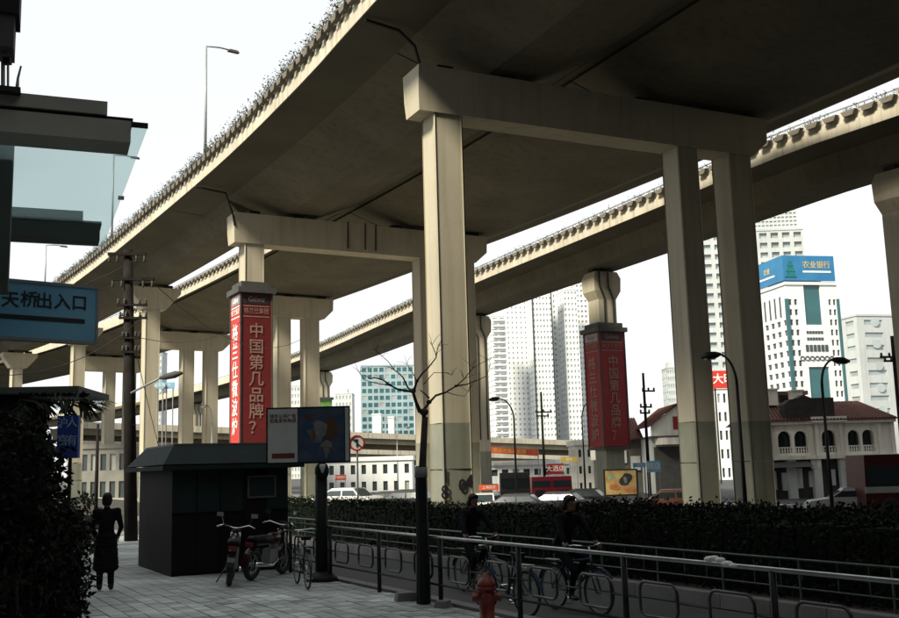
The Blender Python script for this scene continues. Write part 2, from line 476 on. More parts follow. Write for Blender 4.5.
for (s0, s1) in ((0, s_b1 - .05), (s_b1 + .05, s_b2 - .05), (s_b2 + .05, LC.len)):
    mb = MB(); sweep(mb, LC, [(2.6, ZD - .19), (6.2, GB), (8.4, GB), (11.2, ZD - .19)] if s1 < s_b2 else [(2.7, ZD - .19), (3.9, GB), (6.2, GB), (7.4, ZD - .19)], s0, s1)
    mb.build('box_girder', GIRD_SHADE, vL)
parapet(vL, LC, 0, ZD + .62, s_b1 - 45, LC.len, 1.0, (s_b1 - 12, s_b1 + 78), -1)
vR = empty('elevated_viaduct', (base.x + 14, base.y + 8, 0), 'wide concrete elevated road carried on pairs of square columns', 'viaduct')
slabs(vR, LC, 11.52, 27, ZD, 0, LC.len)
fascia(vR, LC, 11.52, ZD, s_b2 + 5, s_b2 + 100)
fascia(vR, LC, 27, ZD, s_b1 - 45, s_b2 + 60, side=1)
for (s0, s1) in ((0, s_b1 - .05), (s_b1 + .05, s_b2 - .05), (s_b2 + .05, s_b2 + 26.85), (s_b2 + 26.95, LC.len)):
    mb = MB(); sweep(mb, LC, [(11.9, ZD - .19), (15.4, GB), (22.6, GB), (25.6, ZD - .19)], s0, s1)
    mb.build('box_girder', GIRD_SHADE, vR)
parapet(vR, LC, 11.52, ZD + .62, s_b2 + 2, LC.len, 1.1, (s_b2 + 4, s_b2 + 60), -1)
parapet(vR, LC, 27, ZD + .62, s_b1 - 45, LC.len, 1.1, None, 1)

# the ramp beyond
RC = Curve([(72, -80), (60, -35), (51, 0), (42.5, 20), (31, 40), (23.9, 51.5), (19.7, 58.4), (15.05, 69), (8.8, 83), (2.54, 97), (-8.4, 123.5), (-19.4, 150), (-31.1, 174), (-60, 224), (-102, 282), (-155, 335), (-230, 400)])
ZR = 19.8; GR = 18.25
s_d = RC.near(9.6, 80.8) + 1.7
bD = RC.pos(s_d)
vX = empty('elevated_ramp', (bD.x, bD.y, 0), 'narrow elevated concrete ramp on single columns behind the main viaduct', 'viaduct')
slabs(vX, RC, 0, 8.2, ZR, 0, RC.len)
fascia(vX, RC, 0, ZR, s_d - 50, s_d + 180)
mb = MB(); sweep(mb, RC, [(2.0, ZR - .19), (2.5, GR), (5.6, GR), (6.1, ZR - .19)], 0, RC.len); mb.build('box_girder', GIRD_SHADE, vX)
parapet(vX, RC, 0, ZR + .62, s_d - 60, RC.len, 1.2, (s_d - 46, s_d + 110), -1)
parapet(vX, RC, 8.2, ZR + .62, s_d - 60, RC.len, 1.2, None, 1)

# parapet plants
def parapet_plants(name, cv, off, zb, s0, s1, dens, label, hgt=.55, size=.15):
    mb = MB(); q = s0
    while q < s1:
        p, t, e = cv.frame(q); c = p + e * off + Vector((0, 0, zb))
        h = hgt * random.uniform(.3, 1.25)
        tip = c + t * random.uniform(-.25, .25) + e * random.uniform(-.35, .15) + Vector((0, 0, h))
        mb.tube([c, c.lerp(tip, .5) + t * random.uniform(-.05, .05), tip], [.012, .009, .004], 3, mi=1)
        for k in range(random.randint(3, 9)):
            a = random.uniform(.05, 1.1)
            mb.leaf(c.lerp(tip, a) + Vector((random.gauss(0, .09), random.gauss(0, .09), random.gauss(0, .05))), size)
        q += random.expovariate(dens)
    o = mb.build(name, [LEAF3, TWIG]); tag(o, label, 'plants', kind='stuff')
parapet_plants('parapet_plants', LC, -.10, ZD + 1.0, s_b1 - 14, s_b1 + 90, 22, 'scraggly green plants growing along the left viaduct parapet', .62, .14)
parapet_plants('parapet_plants', RC, -.16, ZR + 1.1, s_d - 48, s_d + 100, 5, 'thin low plants growing along the ramp parapet', .3, .12)

# ------------------------------------------------------------------ piers
def column(root, o, e, n, t0, t1, cl, z0, z1, band=3.9, zfoot=-1.0):
    mb = MB()
    c = o + e * ((t0 + t1) / 2); w = t1 - t0; ch = 0.05
    poly = []
    for sx, sy in ((-1, -1), (1, -1), (1, 1), (-1, 1)):
        for k in ((0, 1) if sx * sy < 0 else (1, 0)):
            dx = w / 2 - (ch if k else 0); dy = cl / 2 - (0 if k else ch)
            poly.append(c + e * (sx * dx) + n * (sy * dy))
    mb.prism([(p.x, p.y) for p in poly], z0, z1)
    cb = mb.build('column', CONC, root)
    mb = MB()
    for k, (za, zb_) in enumerate(((zfoot, band * .52), (band * .52 + .015, band))):
        poly2 = [c + (p - c) * 1.006 for p in poly]
        mb.prism([(p.x, p.y) for p in poly2], za, zb_)
    mb.build('painted_base', BAND, cb)
    return cb

def cap_beam(root, o, e, n, t0, t1, w, z0, z1, flareL=0, flareR=0, cut=0.5):
    """cross beam, wider on top, ends cut back below"""
    mb = MB()
    secs = []
    for z, ww, dl, dr in ((z0, w * .9, flareL, flareR), (z0 + (z1 - z0) * cut, w, 0, 0), (z1, w * 1.12, 0, 0)):
        a = o + e * (t0 + dl); b = o + e * (t1 - dr)
        for p, s in ((a, -1), (b, -1), (b, 1), (a, 1)):
            q = p + n * (s * ww / 2); secs.append((q.x, q.y, z))
    fs = [(3, 2, 1, 0), (8, 9, 10, 11)]
    for k in (0, 4):
        for i in range(4): fs.append((k + i, k + (i + 1) % 4, k + 4 + (i + 1) % 4, k + 4 + i))
    mb.add(secs, fs)
    return mb.build('cap_beam', CONC, root)

def bearings(root, o, e, n, ts, z0, z1):
    for t in ts:
        mb = MB(); mb.box(o + e * t + Vector((0, 0, (z0 + z1) / 2)), (.75, .7, z1 - z0), X=e, Y=n)
        mb.build('bearing_block', RUBBER, root)

def pipe(root, pts, r=.07, m=None):
    mb = MB(); mb.tube(pts, r, 6); mb.build('downpipe', m or IRON, root)

ZB, ZT = 17.05, 19.02
bents = [(Vector((-1.387, 41.737, 0)), .452), (Vector((-14.238, 65.343, 0)), .5094)]
names = ['big three-column concrete portal pier nearest the street with stencilled base',
         'three-column concrete portal pier carrying the tall red banner box']
for k, (o, ps) in enumerate(bents):
    e = Vector((math.cos(ps), math.sin(ps), 0)); n = Vector((-e.y, e.x, 0))
    root = empty('viaduct_pier', o + e * 1.4, names[k], 'pier', 'wide portal piers under both carriageways')
    cap_beam(root, o, e, n, 0, 19.18, 1.54, ZB, ZT, .05, .9, .4)
    for a, b, L in ((.74, 2.08, 1.29), (13.6, 14.85, 1.29), (16.73, 18.15, 1.35)):
        column(root, o, e, n, a, b, L, -1, ZB + .1)
    bearings(root, o, e, n, (1.5, 4.6, 12.0, 16, 18.4), ZT, GB)
    # pipes down the street side of the cap and the first column
    f = -n * .9
    if k == 0:
        pipe(root, [o - e * 2.4 - n * 0.9 + Vector((0, 0, ZD - .18)), o - e * .9 - n * 0.9 + Vector((0, 0, ZD - .40)), o - e * .2 - n * .9 + Vector((0, 0, ZT + .75)), o + e * .06 - n * .8 + Vector((0, 0, ZT + .05))], .075)
        pipe(root, [o + e * 2.12 - n * .5 + Vector((0, 0, ZB)), o + e * 2.12 - n * .5 + Vector((0, 0, 0))], .035)
        # stencilled marks near the foot
        fo = o + e * .74 - n * (1.29 / 2 * 1.006)
        text('stencil_mark', '1', .8, fo + e * .12 + Vector((0, 0, 1.75)), e, -n, INKB, root)
        text('stencil_mark', '0', .7, fo + e * .85 + Vector((0, 0, 1.35)), e, -n, INKB, root, bold=.02)
        text('stencil_mark', '4', .7, fo + e * 1.16 + Vector((0, 0, 1.5)), e, -n, INKB, root, bold=.02)
        text('stencil_mark', '8', .8, fo - e * .0 + n * .15 + e * .06 - n * .16 + Vector((0, 0, 1.1)), e, -n, INKB, root)
    else:
        pipe(root, [o - e * 2.6 - n * .8 + Vector((0, 0, ZD - .3)), o - e * .6 - n * .8 + Vector((0, 0, ZD - .5)), o - e * .1 - n * .8 + Vector((0, 0, ZT - .2)), o + e * .02 - n * .8 + Vector((0, 0, ZT - .9))], .07)
        for tt in (8.0, 9.3, 10.1):
            pipe(root, [o + e * tt - n * .87 + Vector((0, 0, ZT + .1)), o + e * tt - n * .8 + Vector((0, 0, ZB + .2))], .05)
sp = 26.9
names_h = ['lone square column pier seen behind the utility pole', 'lone square column pier just left of the utility pole under the blue sign', 'farthest square column pier at the left edge above the dark shrubs']
names_p = ['twin column pier right of the red banner box', 'twin column pier between utility pole and red banner box', 'far twin column pier left of the utility pole']
for k in range(3, 6):
    p, t, e = LC.frame(s_b2 + sp * (k - 2)); n = t
    o = p + e * 3.4
    root = empty('viaduct_pier', o + e * 1.4, names_h[k - 3], 'pier', 'single column piers of the left carriageway')
    cap_beam(root, o, e, n, -.5, 3.9, 1.54, ZB, ZT, 1.0, 1.3, .75)
    column(root, o, e, n, .74, 2.08, 1.29, -1, ZB + .1)
    bearings(root, o, e, n, (.6, 2.9), ZT, GB)
    root = empty('viaduct_pier', o + e * 15, names_p[k - 3], 'pier', 'twin column piers of the right carriageway')
    cap_beam(root, o, e, n, 9.8, 19.18, 1.54, ZB, ZT, .9, .9, .45)
    column(root, o, e, n, 13.3, 14.75, 1.29, -1, ZB + .1)
    column(root, o, e, n, 16.2, 17.75, 1.29, -1, ZB + .1)
    bearings(root, o, e, n, (11.5, 14.8, 18.2), ZT, GB)
# ramp piers with flared heads
rp = [(s_d, 'single flared ramp pier wrapped by the red banner box on the right'), (RC.near(21.8, 54.8) - 1.0, 'flared ramp pier cut by the right edge of the picture'),
      (RC.near(-1.0, 106), 'ramp pier mostly hidden behind the big front column'), (RC.near(-24.5, 160), 'small far ramp pier with green wrap above the billboard'),
      (RC.near(-60, 224), 'distant ramp pier at the far end of the curve')]
ramp_piers = []
for q, lab in rp:
    p, t, e = RC.frame(q); n = t; o = p + e * 4.05
    root = empty('ramp_pier', o, lab, 'pier', 'flared piers of the ramp'); ramp_piers.append((root, o, e, n))
    secs = []; fs = []
    for z, wx, wy in ((-1.2, 1.7, 1.6), (15.6, 1.7, 1.6), (16.3, 2.5, 1.9), (17.4, 2.6, 1.95), (17.95, 2.1, 1.7)):
        for i, j in ((-1, -1), (1, -1), (1, 1), (-1, 1)):
            v = o + e * (i * wx / 2) + n * (j * wy / 2); secs.append((v.x, v.y, z))
    for k in range(4):
        for i in range(4): fs.append((k * 4 + i, k * 4 + (i + 1) % 4, k * 4 + 4 + (i + 1) % 4, k * 4 + 4 + i))
    fs += [(3, 2, 1, 0), (16, 17, 18, 19)]
    mb = MB(); mb.add(secs, fs); mb.build('column', CONC, root)
    bearings(root, o, e, n, (-.6, .6), 17.95, GR)
    mb = MB(); mb.box(o + Vector((0, 0, 1.4)), (1.73, 1.63, 4.8), X=e, Y=n); mb.build('painted_base', BAND, root)
    for dx in (-.5, .35):
        pipe(root, [o + e * (dx - .3) - n * 1.0 + Vector((0, 0, 18.1)), o + e * (dx - .3) - n * 1.05 + Vector((0, 0, 16.6)), o + e * (dx + .2) - n * .86 + Vector((0, 0, 15.7)), o + e * (dx + .2) - n * .86 + Vector((0, 0, 5))], .07)

# ------------------------------------------------------------------ red banner boxes round two columns
def banner(o, e, n, half_e, half_n, z0, z1, label, left_txt, front_txt, left_m, front_m, ink_l, ink_f):
    root = empty('banner_box', o + Vector((0, 0, z0)), label, 'banner', 'red advertising boxes round columns')
    def face(name, c, X, N, w, m):
        mb = MB(); mb.box(c - N * .03, (w, .06, z1 - z0 - .06), X=X, Y=N); return mb.build(name, m, root)
    zc = Vector((0, 0, (z0 + z1) / 2))
    ff = face('front_panel', o - n * half_n + zc, e, -n, half_e * 2 - .06, front_m)
    fl = face('side_panel', o - e * half_e + zc, -n, -e, half_n * 2 - .06, left_m)
    face('side_panel', o + e * half_e + zc, n, e, half_n * 2 - .06, left_m)
    face('back_panel', o + n * half_n + zc, -e, n, half_e * 2 - .06, front_m)
    for sx in (-1, 1):
        for sy in (-1, 1):
            mb = MB(); mb.box(o + e * (sx * half_e) + n * (sy * half_n) + zc, (.1, .1, z1 - z0), X=e, Y=n); mb.build('corner_post', DARKGREY, root)
    mb = MB(); mb.box(o + Vector((0, 0, z1 + .18)), (half_e * 2 + .45, half_n * 2 + .45, .36), X=e, Y=n); mb.build('top_cornice', DARKGREY, root)
    mb = MB(); mb.box(o + Vector((0, 0, z1 + .56)), (half_e * 2 - .1, half_n * 2 - .1, .4), X=e, Y=n); mb.build('top_cornice', DARKGREY, root)
    mb = MB(); mb.box(o + Vector((0, 0, z0 - .1)), (half_e * 2 + .12, half_n * 2 + .12, .2), X=e, Y=n); mb.build('bottom_rail', DARKGREY, root)
    H = z1 - z0
    for (c, X, N, w, txt, ink, mm) in ((o - n * half_n, e, -n, half_e * 2, front_txt, ink_f, front_m), (o - e * half_e, -n, -e, half_n * 2, left_txt, ink_l, left_m)):
        pz = z1 - .1
        mb = MB(); mb.box(c + N * .012 + Vector((0, 0, z1 - .42)), (w * .82, .02, .62), X=X, Y=N); mb.build('logo_strip', INKB if N == -n else GREYMETAL, root)
        text('lettering', 'Galanz', .52, c + N * .03 + Vector((0, 0, z1 - .42)), X, N, ink, root, xscale=min(1, w * .38))
        mb = MB()
        for (dz, hh) in ((-.86, .07), (-1.55, .07)):
            mb.box(c + N * .012 + Vector((0, 0, z1 + dz)), (w * .82, .02, hh), X=X, Y=N)
        mb.build('printed_rule', ink, root)
        text('lettering', '格兰仕集团', .42, c + N * .03 + Vector((0, 0, z1 - 1.2)), X, N, ink, root, xscale=w * .38)
        top = z1 - 2.0; step = (H - 2.4) / len(txt)
        for i, chh in enumerate(txt):
            text('lettering', chh, min(step * .98, w * .72), c + N * .03 + Vector((0, 0, top - step * (i + .5))), X, N, ink, root, bold=.012)
    return root
o, ps = bents[1]; e = Vector((math.cos(ps), math.sin(ps), 0)); n = Vector((-e.y, e.x, 0))
zB1 = at(250, 297, 66.5).z; zB0 = at(250, 444, 66.5).z
banner(o + e * 1.41, e, n, 1.05, 1.05, zB0, zB1, 'tall red banner box with white lettering round the column behind the kiosk', '格兰仕微波炉', '中国第几品牌？', RED, mat('shaded_red_vinyl', (.14, .011, .012), (.115, .01, .011), 1.5, .6), INKW, INK_SHADE)  # front panel is the same red with its shade painted in
root, o, e, n = ramp_piers[0]
zD1 = at(605, 331, 82.5).z; zD0 = at(608, 447, 82.5).z
banner(o, e, n, 1.22, 1.15, zD0, zD1, 'red banner box, shade put in its colour, with lettering round the ramp pier on the right', '格兰仕微波炉', '中国第几品牌？', DARKRED, DARKRED, INK_SHADE, INK_SHADE)
root, o, e, n = ramp_piers[3]
GREENP = mat('green_poster', (0.10, 0.22, 0.05), (0.16, 0.28, 0.07), 2, .6)
wb = empty('banner_box', o + Vector((0, 0, 5)), 'small green banner box round the far ramp pier', 'banner', 'red advertising boxes round columns')
for X, N in ((e, -n), (-n, -e), (n, e)):
    mb = MB(); mb.box(o + N * 1.05 + Vector((0, 0, 9.2)), (2.2, .08, 8.6), X=X, Y=N); mb.build('side_panel', GREENP, wb)
mb = MB(); mb.box(o + Vector((0, 0, 13.7)), (2.6, 2.6, .4), X=e, Y=n); mb.build('top_cornice', DARKGREY, wb)

# ------------------------------------------------------------------ lamps standing on the viaducts
def tall_lamp(base, h, arm, reach, label, grp, r=.09, cat='lamp'):
    root = empty('street_lamp', base, label, cat, grp)
    base = Vector(base); arm = Vector(arm).normalized()
    mb = MB(); mb.tube([base, base + Vector((0, 0, h * .5)), base + Vector((0, 0, h))], [r, r * .8, r * .55], 8); mb.build('pole', GREYMETAL, root, True)
    t = base + Vector((0, 0, h - .02))
    mb = MB(); mb.tube([t, t + arm * reach * .6 + Vector((0, 0, .12)), t + arm * reach + Vector((0, 0, .1))], r * .5, 6); mb.build('arm', GREYMETAL, root, True)
    hd = t + arm * (reach + .3) + Vector((0, 0, .08)); sd_ = Vector((-arm.y, arm.x, 0))
    mb = MB(); mb.box(hd, (.8, .3, .16), X=arm, Y=sd_, Z=(0, 0, 1), top=.7); mb.build('lamp_head', DARKGREY, root)
    mb = MB(); mb.box(base + Vector((0, 0, .15)), (.3, .3, .3)); mb.build('base', GREYMETAL, root)
G1 = 'lamps standing along the viaduct parapet'
for q_px, q_py, top_y, lab in ((200, 155, 46, 'thin tall lamp rising from the parapet nearest the top'), (107, 232, 155, 'thin lamp seen through the glass canopy'), (41, 281, 245, 'far thin lamp just above the blue sign')):
    c = min((LC.frame(s_b1 - 10 + k * .5) for k in range(220)), key=lambda fr: abs((lambda d: 449.5 + F * d.dot(_rt) / d.dot(_fw))(fr[0] + Vector((0, 0, ZD + 1 - EYE))) - q_px))
    p = c[0] + c[2] * .35 + Vector((0, 0, ZD + .6))
    top = at(q_px, top_y, p.y).z
    tall_lamp(p, top - p.z, c[2] + c[1] * .1, 1.6, lab, G1, .11)
c = LC.frame(s_b2 + 12); tall_lamp(c[0] + c[2] * 11.8 + Vector((0, 0, ZD + .6)), 9, c[2], 1.6, 'lamp rising between the two carriageways above the red banner', G1, .11)

# ------------------------------------------------------------------ left building, its canopy beams and glass
WALLC = mat('grey_render', (0.22, 0.215, 0.20), (0.17, 0.165, 0.15), .5, .85, .2, streak=(.7, .7, .7))
BEAMC = mat('grey_beam_concrete', (0.36, 0.35, 0.31), (0.29, 0.28, 0.25), 1.2, .85, .3)
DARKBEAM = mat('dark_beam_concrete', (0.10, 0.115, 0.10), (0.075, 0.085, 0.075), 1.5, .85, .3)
def wl(a, b, z=0): return Vector((-6.2, 0, 0)) + RD * a + RN * b + Vector((0, 0, z))
bl = empty('unseen_building', wl(0, -6), 'unseen grey building beside the pavement, raised to shade it, carrying the entrance canopy', 'building')
mb = MB(); mb.prism([(p.x, p.y) for p in (wl(-34, -14), wl(-34, 0), wl(17, 0), wl(17, -14))], -.3, 46)  # unseen building mass, height set to keep sun off the street
mb.build('wall', WALLC, bl)
mb = MB(); mb.prism([(p.x, p.y) for p in (wl(17.01, -13), wl(17.01, -.02), wl(27, -.02), wl(27, -13))], -.3, 14)  # lower section added to shade the pavement but not the big column
mb.build('shade_wing', WALLC, bl)
for i in range(13):
    for z in ((1.2, 4.8, 8.4, 12, 15.6, 19.2, 22.8, 26.4, 30, 33.6, 37.2, 40.8) if i < 11 else (1.2, 4.8, 8.4)):
        mb = MB(); mb.box(wl(-27 + i * 4, .04, z + .9), (2.2, .12, 1.7), X=RD, Y=RN); pn = mb.build('window', GLASS, bl)
        mb = MB(); mb.box(wl(-27 + i * 4, .1, z - .02), (2.4, .3, .12), X=RD, Y=RN); mb.build('sill', BEAMC, pn)
# two stepped cantilever beams (across the street direction) and a glass sheet on them
cn = empty('entrance_canopy', wl(12, 0), 'stepped concrete canopy beams carrying a pale blue glass sheet', 'canopy')
eb = Vector((0.93, 0.367, 0)).normalized(); nbm = Vector((-eb.y, eb.x, 0))
def canopy_beam(end, z0, h1, h2, m, back):
    # lower beam, longer; upper beam shorter, set on top
    end = Vector(end); L = 5.2
    mb = MB(); mb.box(end - eb * L / 2 + Vector((0, 0, z0 + h1 / 2)), (L, .42, h1), X=eb, Y=nbm); mb.build('canopy_beam', m, cn)
    mb = MB(); mb.box(end - eb * (L / 2 + .12) + nbm * .03 + Vector((0, 0, z0 + h1 + .04 + h2 / 2)), (L - .2, .5, h2), X=eb, Y=nbm); mb.build('canopy_beam', m, cn)
    mb = MB(); mb.box(end - eb * (L / 2 - .02) + Vector((0, 0, z0 + h1 + .02)), (L, .36, .04), X=eb, Y=nbm); mb.build('shadow_gap', BLACK, cn)
e1 = atz(129, 149, 5.2); e2 = atz(99, 243, 5.2)
canopy_beam((e1.x, e1.y, 0), 5.2, .215, .13, BEAMC, 1)
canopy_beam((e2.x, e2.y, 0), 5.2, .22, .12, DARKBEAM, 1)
mb = MB(); mb.box(at(-26, 195, 10.6), (.75, .3, 2.1), X=eb, Y=nbm); mb.build('wall_bracket', DARKBEAM, cn)
CGL = bpy.data.materials.new('pale_blue_sheet'); CGL.use_nodes = True
nn, ll = CGL.node_tree.nodes, CGL.node_tree.links
for x in list(nn):
    if x.type != 'OUTPUT_MATERIAL': nn.remove(x)
tr1 = nn.new('ShaderNodeBsdfTransparent'); tr1.inputs[0].default_value = (.80, .88, .87, 1)
tl = nn.new('ShaderNodeBsdfTranslucent'); tl.inputs[0].default_value = (.45, .56, .57, 1)
tn = nn.new('ShaderNodeTexNoise'); tn.inputs['Scale'].default_value = 3
mr = nn.new('ShaderNodeMapRange'); mr.inputs[3].default_value = .12; mr.inputs[4].default_value = .3
ms = nn.new('ShaderNodeMixShader')
ll.new(tn.outputs[0], mr.inputs[0]); ll.new(mr.outputs[0], ms.inputs[0]); ll.new(tr1.outputs[0], ms.inputs[1]); ll.new(tl.outputs[0], ms.inputs[2])
ll.new(ms.outputs[0], nn['Material Output'].inputs[0])
zg = 5.44
g1 = atz(148, 126, zg); g2 = atz(101, 252, zg); g2 = g1 + (g2 - g1) * .93
L0 = g1 - eb * 6; L1 = g2 - eb * 6
mb = MB(); mb.prism([(p.x, p.y) for p in (L0, g1, g2, L1)], zg - .012, zg); mb.build('glass_sheet', CGL, cn)
mb = MB(); mb.box(g1.lerp(L0, .5) + Vector((0, 0, .0)), (6, .03, .05), X=eb, Y=nbm); mb.build('glass_edge_trim', BLACK, cn)
mb = MB()
for k in (6,):
    c = g1.lerp(g2, k / 12); mb.box(c - eb * .0 + Vector((0, 0, .005)), (.07, .05, .04), X=eb, Y=nbm)
mb.build('glass_clip', GREYMETAL, cn)
# box sign on rods above the canopy
bx = empty('rooftop_box', at(4, 88, 9.0), 'dark box on thin rods above the canopy at the top left corner', 'box')
c = at(-2, 22, 9.0)
mb = MB(); mb.box(c, (.30, .4, .62), X=eb, Y=nbm); mb.build('box_body', DARKGREY, bx)
mb = MB(); mb.box(c + Vector((.02, 0, .26)), (.34, .44, .5), X=eb, Y=nbm); mb.build('box_hood', BLACK, bx)
for px in (3, 8):
    a, b = at(px, 40, 9), at(px, 92, 9); mb = MB(); mb.tube([a, b], .012 if px > 5 else .02, 6); mb.build('rod', GREYMETAL, bx)
mb = MB(); mb.box(at(7.5, 61, 9), (.06, .06, .06)); mb.build('clamp', IRON, bx)
mb = MB(); mb.tube([at(17, 90, 9), at(18, 78, 9), at(21, 66, 9)], [.02, .012, .009], 6); mb.build('antenna', GREYMETAL, bx)
mb = MB(); mb.box(at(9, 91.5, 9), (.2, .16, .05), X=eb, Y=nbm); mb.build('mounting_plate', IRON, bx)

# ------------------------------------------------------------------ blue direction sign
sg = empty('direction_sign', at(40, 340, 11.5), 'light blue overhead sign with black Chinese lettering', 'sign')
A, B = at(-160, 262, 10.5), at(97, 288, 12.2)
X = Vector((B.x - A.x, B.y - A.y, 0)).normalized(); N = Vector((X.y, -X.x, 0))
hgt = at(97, 288, 12.2).z - at(93.5, 343, 12.2).z
Bc = Vector((B.x, B.y, B.z - hgt / 2)); W = 2.7
mb = MB(); mb.box(Bc - X * W / 2, (W, .02, hgt), X=X, Y=N); mb.build('panel', BLUE, sg)
for dz in (hgt / 2, -hgt / 2):
    mb = MB(); mb.box(Bc - X * (W / 2 - .01) + Vector((0, 0, dz)) - N * .05, (W + .02, .15, .035), X=X, Y=N); mb.build('frame_edge', GREYMETAL, sg)
mb = MB(); mb.box(Bc + X * .005 - N * .05, (.03, .14, hgt), X=X, Y=N); mb.build('frame_edge', GREYMETAL, sg)
mb = MB(); mb.box(Bc - X * W / 2 - N * .06, (W - .02, .1, hgt - .04), X=X, Y=N); mb.build('back_box', DARKGREY, sg)
mpp = 12.0 / F
for ch, px, py in (('天', 10, 300.5), ('桥', 29, 300.5), ('出', 44, 302), ('入', 62, 303), ('口', 79, 304)):
    rq = at(px, py, 12) - Vector((0, 0, EYE)); rq = Vector((0, 0, EYE)) + rq * ((Bc - Vector((0, 0, EYE))).dot(N) / rq.dot(N))
    text('lettering', ch, .20, rq + N * .012, X, N, INKB, sg, bold=.004, depth=.003)
mb = MB(); mb.box(Bc - X * (12 * mpp + 1.1) + N * .012 - Vector((0, 0, hgt * .13)), (2.2, .006, .055), X=X, Y=N); mb.build('printed_bar', INKB, sg)
for d in (1.3, 2.4):
    a = Bc - X * d - N * .1
    mb = MB(); mb.tube([a + Vector((0, 0, hgt / 2)), Vector((a.x, a.y, 5.24))], .03, 8); mb.build('hanger', GREYMETAL, sg)

# ------------------------------------------------------------------ utility pole with cross arms
pb = atz(131, 541, 0); PY = pb.y
up_ = empty('utility_pole', pb, 'dark wooden utility pole with cross arms and a lamp bracket', 'pole')
ptop = at(128, 250, PY)
mb = MB(); mb.tube([pb, pb.lerp(ptop, .5), ptop], [.22, .19, .15], 10); mb.build('shaft', DARKPOLE, up_, True)
mpp = PY / F * 1.04
for y, x0, x1, th in ((254, 108, 146, .10), (279, 111, 154, .10), (305, 117, 147, .07), (318, 119, 147, .07), (338, 122, 140, .06), (352, 122, 140, .06)):
    a, b = at(x0, y, PY - .2), at(x1, y, PY - .2)
    mb = MB(); mb.box((a + b) / 2, ((b - a).length, .1, th), X=(b - a).normalized(), Y=(0, 1, 0)); ca = mb.build('cross_arm', DARKPOLE, up_)
    for t in (.04, .25, .75, .96):
        c = a.lerp(b, t); mb = MB(); mb.lathe(c + Vector((0, 0, -.05 if th > .08 else .1)), [(.02, -.24 if th > .08 else -.08), (.05, -.19 if th > .08 else -.02), (.03, -.1 if th > .08 else .03), (.045, 0 if th > .08 else .06), (.02, .04 if th > .08 else .12)], 8); mb.build('insulator', DARKGREY, ca, True)
mb = MB(); a, b = at(131, 393, PY - .3), at(162, 377, PY - .9); mb.tube([a, a.lerp(b, .5), b], [.035, .035, .03], 6); mb.build('lamp_bracket', GREYMETAL, up_, True)
a, b = at(160, 378, PY - .9), at(182, 373, PY - 1.2)
mb = MB(); mb.tube([a, a.lerp(b, .25), a.lerp(b, .7), b], [.05, .1, .12, .05], 8); mb.build('lamp_head', DARKGREY, up_, True)
mb = MB()
for (a, b, sag) in ((at(141, 256, PY), at(-40, 300, PY - 8), .5), (at(150, 280, PY), at(300, 340, PY + 22), 1.2), (at(140, 320, PY), at(-40, 372, PY - 8), .7), (at(140, 338, PY), at(240, 322, 64), .6), (at(136, 352, PY), at(165, 470, PY + 8), .1)):
    mb.tube([a.lerp(b, t / 8) - Vector((0, 0, sag * 4 * (t / 8) * (1 - t / 8))) for t in range(9)], .014, 4)
tag(mb.build('overhead_wires', IRON), 'thin black wires strung from the utility pole', 'wires')

# ------------------------------------------------------------------ kiosk
KA = atz(171, 577, 0); kx = RN.copy(); kn = -RD; kw = 2.5; kd = 3.3
KB_ = KA + kx * kw
kz = at(171, 470, KA.y).z
kk = empty('kiosk', KA + kx * kw / 2 - kn * kd / 2, 'dark closed street kiosk with mansard roof and a shuttered front', 'kiosk')
KWALL = mat('kiosk_panel', (0.009, 0.0085, 0.008), (0.014, 0.013, 0.012), 1.5, .75, .1, spec=.1)
KROOF = mat('kiosk_roof', (0.022, 0.024, 0.023), (0.016, 0.034, 0.033), 2, .8, .2, spec=.15)
mid = (KA + KB_) / 2 - kn * kd / 2
mb = MB(); mb.box(mid + Vector((0, 0, kz / 2)), (kw, kd, kz), X=kx, Y=kn); mb.build('wall', KWALL, kk)
rt_ = at(200, 445, KA.y + .8).z
mb = MB(); mb.box(mid + Vector((0, 0, (kz + rt_) / 2 + .06)), (kw + .5, kd + .6, rt_ - kz - .1), X=kx, Y=kn, tx=.78, ty=.72); mb.build('roof', KROOF, kk)
mb = MB(); mb.box(mid + Vector((0, 0, kz + .04)), (kw + .54, kd + .64, .09), X=kx, Y=kn); mb.build('eave', KROOF, kk)
mb = MB(); mb.box(mid + Vector((0, 0, rt_)), ((kw + .5) * .79, (kd + .6) * .73, .05), X=kx, Y=kn); mb.build('roof_trim', mat('dull_trim', (.12, .13, .11), (.09, .1, .085), 3, .6), kk)
for i in range(5):
    c = KA + kx * (kw * (.1 + .2 * i)) + kn * .012
    mb = MB(); mb.box(c + Vector((0, 0, .62)), (kw * .19, .03, 1.15), X=kx, Y=kn); mb.build('front_panel', KWALL, kk)
    if i != 3:
        mb = MB(); mb.box(c + Vector((0, 0, 1.85)), (kw * .19, .03, 1.15), X=kx, Y=kn); mb.build('shutter', KROOF, kk)
c = KA + kx * (kw * .76) + kn * .02 + Vector((0, 0, at(250, 487, KA.y + .6).z))
mb = MB()
for dx, dz, sx, sz in ((-.3, 0, .035, .45), (.3, 0, .035, .45), (0, .22, .62, .035), (0, -.22, .62, .035)):
    mb.box(c + kx * dx + Vector((0, 0, dz)), (sx, .06, sz), X=kx, Y=kn)
wf = mb.build('window_frame', mat('dull_frame', (.10, .10, .095), (.13, .13, .12), 3, .6), kk)
mb = MB(); mb.box(c, (.56, .03, .4), X=kx, Y=kn); mb.build('window_pane', GLASS, wf)

